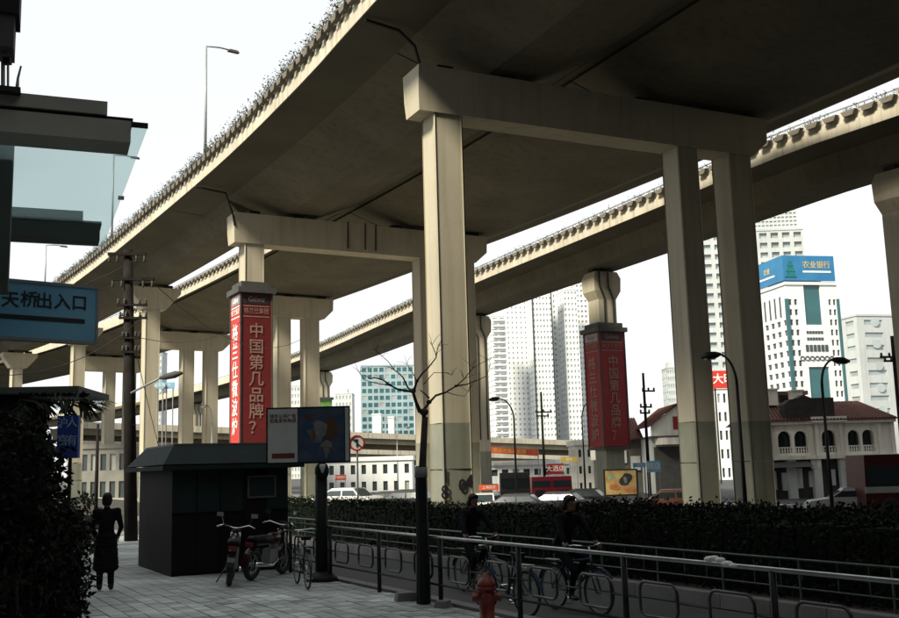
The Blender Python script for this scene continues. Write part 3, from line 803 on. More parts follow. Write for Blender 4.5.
# ------------------------------------------------------------------ billboard on a post
bb0 = atz(322, 581, 0); BY = bb0.y
bd = empty('billboard', bb0, 'double poster billboard on a thick dark post with round foot', 'billboard')
mb = MB(); zc = at(322, 470, BY).z
mb.tube([bb0, Vector((bb0.x, bb0.y, zc - .1))], [.125, .115], 12); mb.build('post', BLACK, bd, True)
mb = MB(); mb.lathe(bb0, [(.30, 0), (.30, .06), (.22, .12), (.13, .18)], 16); mb.build('foot', BLACK, bd, True)
mb = MB(); mb.ball(at(322, 471, BY - .05), (.14, .14, .17), 12); mb.build('lantern_housing', BLACK, bd, True)
mb = MB(); mb.lathe(at(322.5, 469, BY - .22), [(.02, -.07), (.06, .06), (.05, .09)], 10); mb.build('lantern_glass', WHITE, bd, True)
P0, P1 = at(267, 435, BY), at(350, 435, BY)
z1, z0 = at(310, 407, BY).z, at(310, 463.5, BY).z
pw = P1.x - P0.x; pc = Vector(((P0.x + P1.x) / 2, BY, (z0 + z1) / 2)); PX = Vector((1, .03, 0)).normalized(); PN = Vector((PX.y, -PX.x, 0))
mb = MB(); mb.box(pc, (pw, .16, z1 - z0), X=PX, Y=PN); mb.build('case', BLACK, bd)
GREYP = mat('grey_poster', (.42, .44, .42), (.50, .51, .48), 3, .6)
DARKP = mat('dark_poster', (.02, .045, .09), (.05, .075, .11), 5, .5)
def ppanel(name, f0, f1, m, zf0=.03, zf1=.97, dn=.083, th=.012):
    mb = MB(); mb.box(pc + PX * (pw * ((f0 + f1) / 2 - .5)) + PN * dn + Vector((0, 0, (z1 - z0) * ((zf0 + zf1) / 2 - .5))), (pw * (f1 - f0), th, (z1 - z0) * (zf1 - zf0)), X=PX, Y=PN)
    return mb.build(name, m, bd)
ppanel('poster', .02, .375, GREYP); ppanel('poster', .385, .935, DARKP); ppanel('side_strip', .945, .99, GREYP)
DRED = mat('brick_red_print', (.16, .03, .025), (.12, .025, .02), 4, .6)
text('lettering', '城市公共广告', .085, pc + PX * (pw * (.2 - .5)) + PN * .093 + Vector((0, 0, (z1 - z0) * .34)), PX, PN, DRED, bd, depth=.002)
text('lettering', '招商发布热线', .085, pc + PX * (pw * (.2 - .5)) + PN * .093 + Vector((0, 0, (z1 - z0) * .26)), PX, PN, DRED, bd, depth=.002)
ppanel('printed_block', .07, .34, DRED, .1, .19, .09, .008)
for k, (fx, fz, rx, rz, colr) in enumerate(((.60, .55, .11, .2, (.10, .12, .13)), (.66, .6, .09, .15, (.16, .17, .17)), (.78, .6, .07, .22, (.09, .04, .02)), (.50, .68, .06, .1, (.02, .06, .11)), (.72, .33, .07, .06, (.17, .17, .15)), (.52, .82, .05, .05, (.10, .03, .02)), (.56, .28, .09, .09, (.03, .05, .10)), (.72, .2, .03, .1, (.14, .14, .13)), (.57, .48, .02, .1, (.14, .05, .02)))):
    colr = tuple(x * 1.2 for x in colr); mp_ = mat('poster_print_%d' % k, colr, tuple(x * .7 for x in colr), 9, .5)
    pts = []
    for i in range(14):
        a = 2 * PI * i / 14; rr = 1 + .25 * math.sin(3 * a + k) + random.uniform(-.12, .12)
        pts.append(pc + PX * (pw * (fx - .5 + rx * rr * math.cos(a))) + Vector((0, 0, (z1 - z0) * (fz - .5 + rz * rr * math.sin(a)))) + PN * (.0905 + k * .0008))
    mb = MB(); mb.add(pts, (tuple(range(14)),)); mb.build('printed_shape', mp_, bd)

# ------------------------------------------------------------------ bare street tree
tb = atz(424, 604, 0); TY = tb.y
tr = empty('bare_tree', tb, 'young leafless street tree with pollarded forked branches', 'tree')
fork = at(425, 417, TY)
mb = MB(); mb.tube([tb, at(425, 560, TY), at(421, 500, TY), at(423, 455, TY), fork], [.085, .078, .068, .055, .048], 8); mb.build('trunk', TWIG, tr, True)
def branch(pts, r0, r1=.008, dy=0):
    n_ = len(pts); P = []
    for i, (x, y) in enumerate(pts):
        t = i / (n_ - 1); P.append(at(x, y, TY + dy * t) + Vector((random.uniform(-.008, .008), 0, random.uniform(-.008, .008)) if 0 < i < n_ - 1 else (0, 0, 0)))
    mb = MB(); mb.tube(P, [(r0 + (r1 - r0) * (i / (n_ - 1)) ** .6) * .72 for i in range(n_)], 6); return mb.build('branch', TWIG, tr, True)
branch([(420, 412), (416, 402), (413, 392), (407, 391), (398, 389), (390, 385), (383, 380), (375, 377.5), (370, 379)], .05, .012, -.5)
branch([(390, 385), (380, 384), (371, 382), (364, 380), (359, 372)], .016, .006, -.7)
branch([(413, 392), (408, 388), (403, 378), (400, 374), (394, 370), (388, 362), (382, 356), (376, 351)], .028, .006, .4)
branch([(414, 390), (417, 381), (422, 374), (428, 368), (436, 358), (436, 354), (432, 345)], .03, .007, -.6)
branch([(436, 358), (438, 346)], .012, .006, -.6)
branch([(417, 381), (411, 371), (407, 364)], .014, .006, .5)
branch([(424, 418), (424, 410), (429, 402), (436, 396), (446, 392), (456, 386), (464, 379), (473, 368), (487, 360)], .05, .006, .6)
branch([(456, 386), (467, 384), (478, 380), (486, 376), (489, 369)], .02, .005, .3)
branch([(446, 392), (455, 395), (464, 396), (468, 392)], .012, .004, -.5)
branch([(429, 398), (425, 394), (420, 390)], .022, .01, -.2)
branch([(424, 384), (434, 373), (448, 373), (452, 375)], .012, .004, -.5)
mb = MB()
for (x, y) in ((370, 379), (359, 372), (376, 351), (382, 356), (432, 345), (438, 346), (407, 364), (487, 360), (489, 369), (473, 368), (468, 392), (452, 375), (383, 380), (394, 370), (464, 379), (428, 368), (436, 354)):
    for k in range(3):
        a = at(x, y, TY + random.uniform(-.4, .4)); d = Vector((random.uniform(-1, 1), random.uniform(-.6, .6), random.uniform(.0, 1.2))).normalized() * random.uniform(.1, .28)
        mb.tube([a, a + d * .5 + Vector((random.uniform(-.02, .02), 0, .01)), a + d], [.005, .004, .002], 4)
tag(mb.build('twigs', TWIG, tr), kind='stuff')
for (x, y, r_) in ((413, 391, .05), (424, 412, .075), (429, 402, .045), (417, 381, .03), (456, 386, .028), (390, 385, .028)):
    mb = MB(); mb.ball(at(x, y, TY), (r_, r_, r_ * .8), 8); mb.build('pruning_knob', TWIG, tr, True)
mb = MB(); c = Vector((tb.x, tb.y, 0))
mb.tube([c + Vector((0, 0, 1.9)), c + Vector((0, 0, 2.06))], .1, 10); mb.build('tree_tie', mat('tie', (.25, .26, .25), (.2, .2, .2), 3, .7), tr, True)
mb = MB(); mb.tube([at(423.5, 603, TY), at(423, 560, TY), at(421.5, 500, TY), at(421, 466, TY)], [.115, .105, .095, .09], 9); mb.build('trunk_guard', BLACK, tr)
# litter and broken kerb stones at the tree's foot
for k, (px, py, sx, sz, lab) in enumerate(((406, 601, .34, .13, 'broken pale kerb block lying left of the tree foot'), (443, 607, .28, .09, 'low stone lump lying right of the tree foot'))):
    p = atz(px, py, 0); mb = MB(); mb.box(p + Vector((0, 0, sz / 2)), (sx, .2, sz), X=(math.cos(.3 + k), math.sin(.3 + k), 0), Y=(-math.sin(.3 + k), math.cos(.3 + k), 0), top=.85)
    tag(mb.build('stone_block', KERB), lab, 'stone')

# ------------------------------------------------------------------ railing along the pavement
rl = empty('railing', st(0, 0), 'steel street railing with rounded rectangular loops along the kerb', 'railing')
def rz(a, b, z): return st(a, b, z)
post_a = [4.6 - 2.25 * i for i in range(-3, 12)]
mb = MB(); mb.tube([rz(-18, 0, 1.0), rz(12, 0, 1.0)], .024, 10); mb.build('top_rail', STEEL, rl, True)
mb = MB(); mb.tube([rz(-18, 0, .30), rz(12, 0, .30)], .018, 8); mb.build('lower_rail', IRON, rl, True)
def loop_mesh():
    mb = MB(); W, H, r = .62, .36, .1; pts = []
    for cx_, cz_, a0 in ((W / 2 - r, H / 2 - r, 0), (-W / 2 + r, H / 2 - r, 90), (-W / 2 + r, -H / 2 + r, 180), (W / 2 - r, -H / 2 + r, 270)):
        for k in range(5):
            a = math.radians(a0 + k * 22.5); pts.append(Vector((cx_ + r * math.cos(a), 0, cz_ + r * math.sin(a))))
    pts += [pts[0], pts[1]]
    mb.tube(pts, .018, 6, cap=False)
    me = bpy.data.meshes.new('loop'); me.from_pydata(mb.v, [], mb.f); me.materials.append(MATS['loop_steel']); me.polygons.foreach_set('use_smooth', [True] * len(me.polygons)); return me
mat('loop_steel', (.05, .053, .05), (.09, .093, .09), 5, .3, metal=.8)
lm = loop_mesh()
for i, a in enumerate(post_a):
    mb = MB(); mb.tube([rz(a, 0, -.02), rz(a, 0, .98)], .035, 8); mb.build('post', IRON, rl, True)
    for d in (.57, 1.68 - .0):
        inst(lm, 'loop', rl, rz(a - d, 0, .56), (0, 0, ang))
    mb = MB(); mb.tube([rz(a, 0, .56), rz(a - .26, 0, .56)], .012, 6); mb.build('connector', IRON, rl)
    mb = MB(); mb.tube([rz(a - .88, 0, .56), rz(a - 1.37, 0, .56)], .012, 6); mb.build('connector', IRON, rl)
    mb = MB(); mb.tube([rz(a - 1.99, 0, .56), rz(a - 2.25, 0, .56)], .012, 6); mb.build('connector', IRON, rl)
# low fence on the hedge kerb
GREENF = mat('green_paint', (.07, .10, .08), (.10, .13, .10), 4, .4)
lf = empty('low_fence', st(0, BED0), 'low thin green fence standing along the hedge kerb', 'fence')
mb = MB(); mb.tube([st(-20, BED0 + .1, .66), st(14, BED0 + .1, .66)], .018, 6); mb.build('top_rail', GREENF, lf, True)
mb = MB(); mb.tube([st(-20, BED0 + .1, .28), st(14, BED0 + .1, .28)], .012, 6); mb.build('lower_rail', GREENF, lf, True)
for i in range(23):
    a = -20 + 1.5 * i
    mb = MB(); mb.tube([st(a, BED0 + .1, .1), st(a, BED0 + .1, .66)], .018, 6); mb.build('post', GREENF, lf)
    for d in (.35, .85):
        mb = MB(); mb.tube([st(a + d, BED0 + .1, .28), st(a + d, BED0 + .1, .66)], .008, 4); mb.build('picket', GREENF, lf)

# ------------------------------------------------------------------ hedges
def hedge(name, a0, a1, b0, b1, h, dens, label, cell=.3, size=.09, leafm=None):
    mb = MB(); core = MB()
    n_ = max(1, int((a1 - a0) / cell)); 
    hh = [h * (1 + .12 * noise.noise(Vector((i * .35, a0, b0)))) for i in range(n_ + 1)]
    for i in range(n_):
        a = a0 + (a1 - a0) * (i + .5) / n_
        core.box(st(a, (b0 + b1) / 2, hh[i] * .42), ((a1 - a0) / n_ * 1.02, (b1 - b0) * .8, hh[i] * .84), X=RD, Y=RN, top=.8)
    N = int((a1 - a0) * dens)
    for k in range(N):
        a = random.uniform(a0, a1); hi = hh[int((a - a0) / (a1 - a0) * n_)]
        r = random.random()
        if r < .5: b = random.gauss(b0, .09); z = random.uniform(.05, hi)
        else: b = random.uniform(b0, b1); z = hi * .92 + abs(random.gauss(0, .07)) + random.gauss(0, .03)
        mb.leaf(st(a, b, z), size)
    o = mb.build(name, leafm or LEAF2); c = core.build('hedge_core', LEAF2, o, world=False)
    tag(o, label, 'hedge', kind='stuff'); return o
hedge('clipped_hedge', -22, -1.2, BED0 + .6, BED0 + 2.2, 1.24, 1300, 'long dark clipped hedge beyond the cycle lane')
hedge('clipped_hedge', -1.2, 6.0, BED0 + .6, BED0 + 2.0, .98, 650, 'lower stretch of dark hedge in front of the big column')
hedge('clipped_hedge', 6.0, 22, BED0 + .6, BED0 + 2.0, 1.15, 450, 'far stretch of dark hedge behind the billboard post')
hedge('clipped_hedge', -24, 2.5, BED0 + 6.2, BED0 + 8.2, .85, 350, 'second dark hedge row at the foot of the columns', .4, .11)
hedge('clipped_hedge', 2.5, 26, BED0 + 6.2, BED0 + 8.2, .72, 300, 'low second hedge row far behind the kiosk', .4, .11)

# ------------------------------------------------------------------ shrubs and booth at the lower left
def shrub(name, c, r, n_, label, size, m=LEAF, trunk=True, grp=None):
    c = Vector(c); root = empty(name, (c.x, c.y, 0), label, 'shrub', grp)
    mb = MB()
    cl = [Vector((max(-.8, min(.8, random.gauss(0, .5))) * r[0], random.gauss(0, .5) * r[1], max(-.9, min(.9, random.gauss(0, .45))) * r[2])) for _ in range(max(8, n_ // 60))]
    for k in range(n_):
        q = random.choice(cl)
        g_ = lambda sd_: max(-1.6 * sd_, min(1.6 * sd_, random.gauss(0, sd_)))
        p = q + Vector((g_(.2) * r[0], g_(.2) * r[1], g_(.18) * r[2])); ee = math.sqrt((p.x / r[0]) ** 2 + (p.z / r[2]) ** 2); lim = random.uniform(.8, 1.12)
        if ee > lim: p = Vector((p.x * lim / ee, p.y, p.z * lim / ee))
        mb.leaf(c + p, size)
    mb.build('foliage', m, root)
    if trunk:
        mb = MB()
        for k in range(7):
            q = random.choice(cl); b = Vector((c.x + random.uniform(-.1, .1), c.y + random.uniform(-.1, .1), 0))
            mb.tube([b, b.lerp(c + q, .5) + Vector((random.uniform(-.1, .1), 0, 0)), c + q], [.04, .025, .01], 5)
        mb.build('stem', TWIG, root)
    return root
SG = 'dark shrubs at the lower left'
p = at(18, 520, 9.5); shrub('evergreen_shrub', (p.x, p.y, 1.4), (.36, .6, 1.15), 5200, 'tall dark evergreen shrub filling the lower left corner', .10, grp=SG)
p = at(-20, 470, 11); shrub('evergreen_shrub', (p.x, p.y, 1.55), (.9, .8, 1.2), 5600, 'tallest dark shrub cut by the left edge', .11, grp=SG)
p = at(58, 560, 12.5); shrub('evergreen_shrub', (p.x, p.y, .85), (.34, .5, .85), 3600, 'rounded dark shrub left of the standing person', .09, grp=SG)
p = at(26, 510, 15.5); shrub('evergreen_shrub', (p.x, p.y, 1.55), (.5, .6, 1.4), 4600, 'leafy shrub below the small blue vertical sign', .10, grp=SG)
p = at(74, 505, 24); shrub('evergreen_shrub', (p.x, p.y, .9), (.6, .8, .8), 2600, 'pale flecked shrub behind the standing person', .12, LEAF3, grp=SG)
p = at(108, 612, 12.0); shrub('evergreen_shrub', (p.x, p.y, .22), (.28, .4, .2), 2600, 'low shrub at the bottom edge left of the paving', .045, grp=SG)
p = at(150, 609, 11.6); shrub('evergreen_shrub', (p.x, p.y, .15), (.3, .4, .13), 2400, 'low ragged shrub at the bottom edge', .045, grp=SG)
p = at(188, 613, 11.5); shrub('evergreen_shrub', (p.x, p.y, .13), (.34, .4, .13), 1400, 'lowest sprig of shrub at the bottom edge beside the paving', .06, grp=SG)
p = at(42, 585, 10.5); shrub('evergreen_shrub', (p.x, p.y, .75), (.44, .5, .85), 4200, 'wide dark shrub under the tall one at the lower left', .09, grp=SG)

bo = empty('vendor_booth', at(30, 600, 16.5).xy.to_3d(), 'dark booth with a thin flat roof beyond the shrubs', 'booth')
r0 = at(92, 393, 16.8)
mb = MB(); c = Vector((r0.x - 1.6, r0.y, r0.z)); mb.box(c, (3.2, 1.9, .10), X=(1, .08, 0), Y=(-.08, 1, 0)); mb.build('roof', mat('booth_roof', (.10, .12, .10), (.07, .085, .07), 2, .7), bo)
mb = MB(); mb.box((c.x - .5, c.y, (r0.z - .06) / 2), (2.2, 1.5, r0.z - .1), X=(1, .08, 0), Y=(-.08, 1, 0)); mb.build('wall', KWALL, bo)
mb = MB()
for k in range(60):
    a = at(random.uniform(20, 90), 398, 15.9)
    L = random.uniform(.2, .42); d = Vector((random.uniform(-.4, 1), random.uniform(-.3, .3), random.uniform(-.5, -.1))).normalized()
    for j in range(7):
        s_ = Vector((-d.y, d.x, 0)).normalized()
        q = a + d * (L * j / 7)
        mb.add((q, q + d * .07 + s_ * .05 - Vector((0, 0, .03)), q + d * .16 + s_ * .02 - Vector((0, 0, .05))), ((0, 1, 2),))
        mb.add((q, q + d * .07 - s_ * .05 - Vector((0, 0, .03)), q + d * .16 - s_ * .02 - Vector((0, 0, .05))), ((0, 1, 2),))
    mb.leaf(a + Vector((0, 0, .05)), .12)
mb.build('hanging_fronds', LEAF, bo)
vs = empty('vertical_sign', at(68, 460, 15.2), 'deep blue vertical sign with pale Chinese characters among the shrubs', 'sign')
a0, a1 = at(59, 416, 15.2), at(78.5, 458, 15.2)
c = (a0 + a1) / 2
mb = MB(); mb.box(c, (a1.x - a0.x, .1, a0.z - a1.z)); mb.build('panel', DBLUE, vs)
PALEINK = mat('pale_blue_print', (.35, .48, .60), (.30, .42, .55), 3, .6)
for ch, px, py in (('沪', 64, 424), ('人', 73.5, 423), ('官', 64, 441), ('有', 73, 441)):
    q = at(px, py, 15.2); text('lettering', ch, .17, (q.x, 15.2 - .056, q.z), (1, 0, 0), (0, -1, 0), PALEINK, vs, depth=.004)
mb = MB(); mb.tube([(c.x, c.y + .08, 0), (c.x, c.y + .08, a0.z)], .03, 6); mb.build('post', IRON, vs)

# ------------------------------------------------------------------ hydrant
HRED = mat('hydrant_red', (.20, .025, .014), (.14, .02, .012), 6, .5)
hp = atz(486, 575, .62)
hy = empty('fire_hydrant', (hp.x, hp.y, 0), 'weathered red fire hydrant inside the railing', 'hydrant')
c = Vector((hp.x, hp.y, 0))
mb = MB(); mb.lathe(c, [(.15, 0), (.15, .05), (.10, .07), (.10, .42), (.13, .43), (.13, .47), (.105, .48)], 16); mb.build('barrel', HRED, hy, True)
mb = MB(); mb.lathe(c, [(.125, .475), (.12, .52), (.09, .57), (.04, .60), (.03, .65)], 16); mb.build('bonnet', HRED, hy, True)
for d in ((1, 0), (-1, 0), (0, -1)):
    mb = MB(); D = Vector((*d, 0)); mb.tube([c + D * .08 + Vector((0, 0, .34)), c + D * .15 + Vector((0, 0, .34))], .055, 10); mb.tube([c + D * .15 + Vector((0, 0, .34)), c + D * .19 + Vector((0, 0, .34))], .07, 6); mb.build('outlet', HRED, hy)

# ------------------------------------------------------------------ people
SKIN = mat('skin', (.20, .10, .065), (.17, .09, .06), 6, .6)
HAIR = mat('black_hair', (.010, .009, .009), (.015, .014, .013), 20, .6, spec=.2)
COAT = mat('dark_coat', (.006, .0065, .008), (.009, .009, .011), 9, .9, .3, spec=.1)
JACK = mat('dark_jacket', (.007, .008, .012), (.011, .012, .016), 9, .9, .3, spec=.1)
TROU = mat('dark_trousers', (.006, .007, .009), (.009, .01, .013), 9, .9, .2, spec=.1)
SHOE = mat('black_shoe', (.01, .01, .01), (.015, .015, .015), 9, .5)
def person(name, loc, rz_, J, label, top_m, look=0, coat=False, hair_len=0, grp=None):
    """J: joint positions in the person's own frame (facing -Y). One remeshed body, hair as child."""
    root = empty(name, loc, label, 'person', grp, rz_)
    V = lambda k: Vector(J[k])
    mb = MB()
    def limb(pts, rs): 
        P = []; R_ = []
        for i in range(len(pts) - 1):
            for k in range(4):
                t = k / 4; P.append(pts[i].lerp(pts[i + 1], t)); R_.append(rs[i] + (rs[i + 1] - rs[i]) * t)
        P.append(pts[-1]); R_.append(rs[-1]); mb.tube(P, R_, 10)
        for p_, r_ in zip(pts, rs): mb.ball(p_, r_ * .99, 10)
    for s in 'lr':
        limb([V('hip' + s), V('knee' + s), V('ank' + s)], [.088, .058, .042] if not coat else [.095, .07, .055])
        limb([V('sho' + s), V('elb' + s), V('wri' + s)], [.062, .048, .036])
        a = V('ank' + s); mb.ball(a + Vector((0, -.06, -.035)), (.045, .125, .04), 10)
    pel, che, nek = V('pelvis'), V('chest'), V('neck')
    for t in range(9):
        f = t / 8; c_ = pel.lerp(che, f)
        mb.ball(c_, (.165 - .035 * math.sin(f * PI) + .02 * f, .115 - .01 * f + .012 * math.sin(f * PI), .11), 12)
    for s in 'lr': limb([che + Vector((0, 0, .03)), V('sho' + s)], [.10, .07])
    limb([che, nek], [.09, .055]); limb([nek, V('head') + Vector((0, .015, -.06))], [.055, .055])
    if coat:
        for t in range(8):
            f = t / 7; c_ = pel.lerp(Vector((pel.x, pel.y, .42)), f); mb.ball(c_, (.20 + .04 * f, .16 + .035 * f, .10), 12)
    h_ = V('head')
    mb.ball(h_ + Vector((0, .01, .025)), (.078, .098, .105), 14); mb.ball(h_ + Vector((0, -.025, -.055)), (.058, .068, .07), 12)
    mb.ball(h_ + Vector((0, -.098, -.01)), (.013, .02, .024), 8)
    for sx in (-1, 1): mb.ball(h_ + Vector((sx * .08, .012, -.005)), (.012, .022, .033), 8)
    body = mb.build('body', [top_m, TROU, SKIN, SHOE], root, world=False)
    md = body.modifiers.new('r', 'REMESH'); md.mode = 'VOXEL'; md.voxel_size = .014
    sm = body.modifiers.new('s', 'SMOOTH'); sm.iterations = 3; sm.factor = .5
    bpy.context.view_layer.update()
    me = bpy.data.meshes.new_from_object(body.evaluated_get(bpy.context.evaluated_depsgraph_get()))
    body.modifiers.clear(); body.data = me
    me.materials.clear()
    for m_ in (top_m, TROU, SKIN, SHOE): me.materials.append(m_)
    ank = [V('ankl'), V('ankr')]; wr = [V('wril'), V('wrir')]
    hem = .38 if coat else None
    for p_ in me.polygons:
        c_ = p_.center; k = 0
        if (c_ - h_).length < .16 and c_.z > nek.z + .01: k = 2
        elif any((c_ - a).length < .17 and c_.z < a.z + .05 for a in ank): k = 3
        elif coat and c_.z < hem: k = 1
        elif not coat:
            dl = min(((c_ - q_).length for q_ in (V('kneel'), V('kneer'), V('ankl'), V('ankr'), V('kneel').lerp(V('hipl'), .5), V('kneer').lerp(V('hipr'), .5), V('kneel').lerp(V('ankl'), .5), V('kneer').lerp(V('ankr'), .5), V('hipl'), V('hipr'))))
            du = min(((c_ - q_).length for q_ in (che, V('sholl') if 'sholl' in J else V('shol'), V('shor'), V('elbl'), V('elbr'), V('wril'), V('wrir'), pel.lerp(che, .45), V('elbl').lerp(V('shol'), .5), V('elbr').lerp(V('shor'), .5), V('elbl').lerp(V('wril'), .5), V('elbr').lerp(V('wrir'), .5))))
            k = 1 if dl < du else 0
        p_.material_index = k; p_.use_smooth = True
    # hands: palm, four fingers of different lengths with a bend, thumb from the side of the palm
    for s, sx in (('l', 1), ('r', -1)):
        w_ = V('wri' + s); d = (w_ - V('elb' + s)).normalized(); up_v = Vector((0, 0, 1)) if abs(d.z) < .8 else Vector((0, -1, 0))
        side = d.cross(up_v).normalized(); pn = side.cross(d).normalized()
        hb = MB(); hb.box(w_ + d * .05, (.10, .078, .03), X=d, Y=side, Z=pn, top=.9)
        for i, L in enumerate((.066, .076, .070, .054)):
            b0 = w_ + d * .098 + side * (-.03 + .02 * i)
            hb.tube([b0, b0 + d * L * .45 - pn * .006, b0 + d * L * .72 - pn * .035, b0 + d * L * .55 - pn * .062], [.010, .0095, .009, .007], 6)
        b0 = w_ + d * .03 - side * .036
        hb.tube([b0, b0 - side * .03 + d * .03 - pn * .01, b0 - side * .032 + d * .058 - pn * .025], [.013, .011, .008], 6)
        hb.build('hand', SKIN, root, True, world=False)
    hm = MB()
    hm.ball(h_ + Vector((0, .026, .045)), (.09, .102, .10), 16); hm.ball(h_ + Vector((0, -.045, .085)), (.07, .055, .045), 12)
    for sx in (-1, 1): hm.ball(h_ + Vector((sx * .068, .03, .01)), (.026, .055, .06), 10)
    for sx in (-1, 0, 1): hm.ball(h_ + Vector((sx * .04, .06, -.0 - hair_len)), (.05, .055, .07), 10)
    ho = hm.build('hair', HAIR, root, True, world=False)
    fm = MB()
    for sx in (-1, 1): fm.ball(h_ + Vector((sx * .032, -.083, .012)), (.012, .008, .007), 8)
    fm.build('eyes', INKB, root, world=False)
    fm = MB(); fm.ball(h_ + Vector((0, -.082, -.055)), (.022, .008, .006), 8); fm.build('mouth', mat('lips', (.22, .08, .06), (.2, .07, .05), 5, .6), root, world=False)
    return root
stand = dict(hipl=(.09, 0, .92), hipr=(-.09, 0, .92), kneel=(.10, -.02, .50), kneer=(-.09, .01, .50), ankl=(.10, .02, .085), ankr=(-.10, .04, .085), pelvis=(0, 0, .96), chest=(0, 0, 1.33), neck=(0, .01, 1.50), head=(0, -.02, 1.625),
             shol=(.19, .01, 1.42), shor=(-.19, .01, 1.42), elbl=(.25, .03, 1.13), elbr=(-.26, .02, 1.13), wril=(.20, -.14, .98), wrir=(-.20, -.13, .99))
pp_ = atz(105, 591, 0)
person('person', (pp_.x, pp_.y, 0), PI + .25, stand, 'person in a long dark coat standing with their back turned by the shrubs', COAT, coat=True, hair_len=.03)

# ------------------------------------------------------------------ bicycles
def bike(loc, rz_, label, frame_m, grp='bicycles', rider_room=False):
    """points along +X (front), wheels radius .33, wheelbase 1.05"""
    root = empty('bicycle', loc, label, 'bicycle', grp, rz_)
    R_ = .33
    for x in (-.52, .52):
        mb = MB(); mb.torus((x, 0, R_), R_ - .018, .018, 'Y', 28, 6); wh = mb.build('wheel', RUBBER, root, True, world=False)
        mb = MB(); mb.torus((x, 0, R_), R_ - .045, .010, 'Y', 28, 5); mb.build('rim', GREYMETAL, wh, True, world=False)
        mb = MB()
        for k in range(14):
            a = 2 * PI * k / 14; mb.tube([(x, .02 if k % 2 else -.02, R_), (x + (R_ - .05) * math.cos(a), 0, R_ + (R_ - .05) * math.sin(a))], .002, 3)
        mb.tube([(x, -.04, R_), (x, .04, R_)], .02, 8); mb.build('spokes', GREYMETAL, wh, world=False)
        mb = MB(); pts = []
        for k in range(9):
            a = math.radians(20 + k * 18 if x < 0 else 35 + k * 14); pts.append(Vector((x + (R_ + .03) * math.cos(a), 0, R_ + (R_ + .03) * math.sin(a))))
        for k in range(8):
            mb.add([pts[k] + Vector((0, -.03, 0)), pts[k] + Vector((0, .03, 0)), pts[k + 1] + Vector((0, .03, 0)), pts[k + 1] + Vector((0, -.03, 0))], ((0, 1, 2, 3),))
        mb.build('mudguard', frame_m, root, world=False)
    bb_, seat_t, head_t, head_b = Vector((-.08, 0, .29)), Vector((-.24, 0, .78)), Vector((.36, 0, .86)), Vector((.40, 0, .66))
    mb = MB()
    for a, b in ((bb_, seat_t), (bb_, head_b), (seat_t.lerp(bb_, .12), head_t.lerp(head_b, .3)), (head_t, head_b)): mb.tube([a, b], .017, 8)
    for y in (-.045, .045):
        mb.tube([bb_ + Vector((0, y * .4, 0)), Vector((-.52, y, R_))], .010, 6); mb.tube([seat_t.lerp(bb_, .1) + Vector((0, y * .4, 0)), Vector((-.52, y, R_))], .009, 6)
        mb.tube([head_b + Vector((0, y, -.02)), head_b + Vector((.03, y, -.12)), Vector((.52, y, R_))], .011, 6)
    mb.build('frame', frame_m, root, True, world=False)
    mb = MB(); mb.tube([seat_t, seat_t + Vector((-.03, 0, .1))], .012, 6)
    mb.add([(-.42, -.1, .9), (-.42, .1, .9), (-.28, .07, .91), (-.13, .02, .905), (-.13, -.02, .905), (-.28, -.07, .91), (-.40, -.08, .84), (-.40, .08, .84), (-.27, .04, .86), (-.15, .01, .87), (-.15, -.01, .87), (-.27, -.04, .86)],
           ((0, 5, 4, 3, 2, 1), (6, 7, 8, 9, 10, 11), (0, 1, 7, 6), (1, 2, 8, 7), (2, 3, 9, 8), (3, 4, 10, 9), (4, 5, 11, 10), (5, 0, 6, 11))); mb.build('saddle', BLACK, root, world=False)
    mb = MB(); mb.tube([head_t, Vector((.34, 0, .97))], .012, 6)
    mb.tube([(.22, -.29, .99), (.30, -.24, 1.0), (.36, -.08, .98), (.36, .08, .98), (.30, .24, 1.0), (.22, .29, .99)], .012, 8); hbar = mb.build('handlebar', CHROME, root, True, world=False)
    for y in (-1, 1):
        mb = MB(); mb.tube([(.22, y * .29, .99), (.14, y * .30, .985)], .017, 8); mb.build('grip', RUBBER, hbar, world=False)
    mb = MB(); mb.torus((-.08, -.05, .29), .09, .008, 'Y', 20, 4); mb.tube([(-.08, -.06, .29), (-.0, -.08, .14)], .01, 6); mb.tube([(-.08, .06, .29), (-.16, .08, .44)], .01, 6)
    mb.box((0, -.13, .14), (.09, .1, .02)); mb.box((-.16, .13, .44), (.09, .1, .02)); mb.build('crank', CHROME, root, world=False)
    mb = MB(); mb.box((-.52, 0, .74), (.34, .13, .015)); mb.tube([(-.52, .05, .36), (-.5, .06, .73)], .006, 4); mb.tube([(-.52, -.05, .36), (-.5, -.06, .73)], .006, 4); mb.build('rear_rack', frame_m, root, world=False)
    mb = MB(); mb.box((.57, 0, .88), (.20, .3, .2), top=1.15)
    if rider_room: mb.build('front_basket', GREYMETAL, root, world=False)
    return root
BFR = mat('dark_bike_paint', (.014, .018, .026), (.02, .024, .03), 4, .35)
BFB = mat('blue_bike_paint', (.02, .045, .09), (.025, .05, .09), 4, .35)
ride = dict(hipl=(.09, .26, .92), hipr=(-.09, .26, .92), kneel=(.10, -.16, .80), kneer=(-.10, -.10, .62), ankl=(.11, .12, .53), ankr=(-.11, -.02, .26), pelvis=(0, .28, .97), chest=(0, .14, 1.30), neck=(0, .10, 1.46), head=(0, .05, 1.575),
            shol=(.18, .11, 1.38), shor=(-.18, .11, 1.38), elbl=(.26, -.03, 1.17), elbr=(-.26, -.03, 1.17), wril=(.29, -.14, 1.04), wrir=(-.29, -.14, 1.04))
cy1 = at(475, 500, 18.2); cy2 = at(572, 503, 15.6)
a1 = math.atan2(-RD.y, -RD.x)    # riding towards the camera's right
bike((cy1.x, cy1.y, -.135), a1, 'bicycle ridden by the cyclist in front of the big column', BFR)
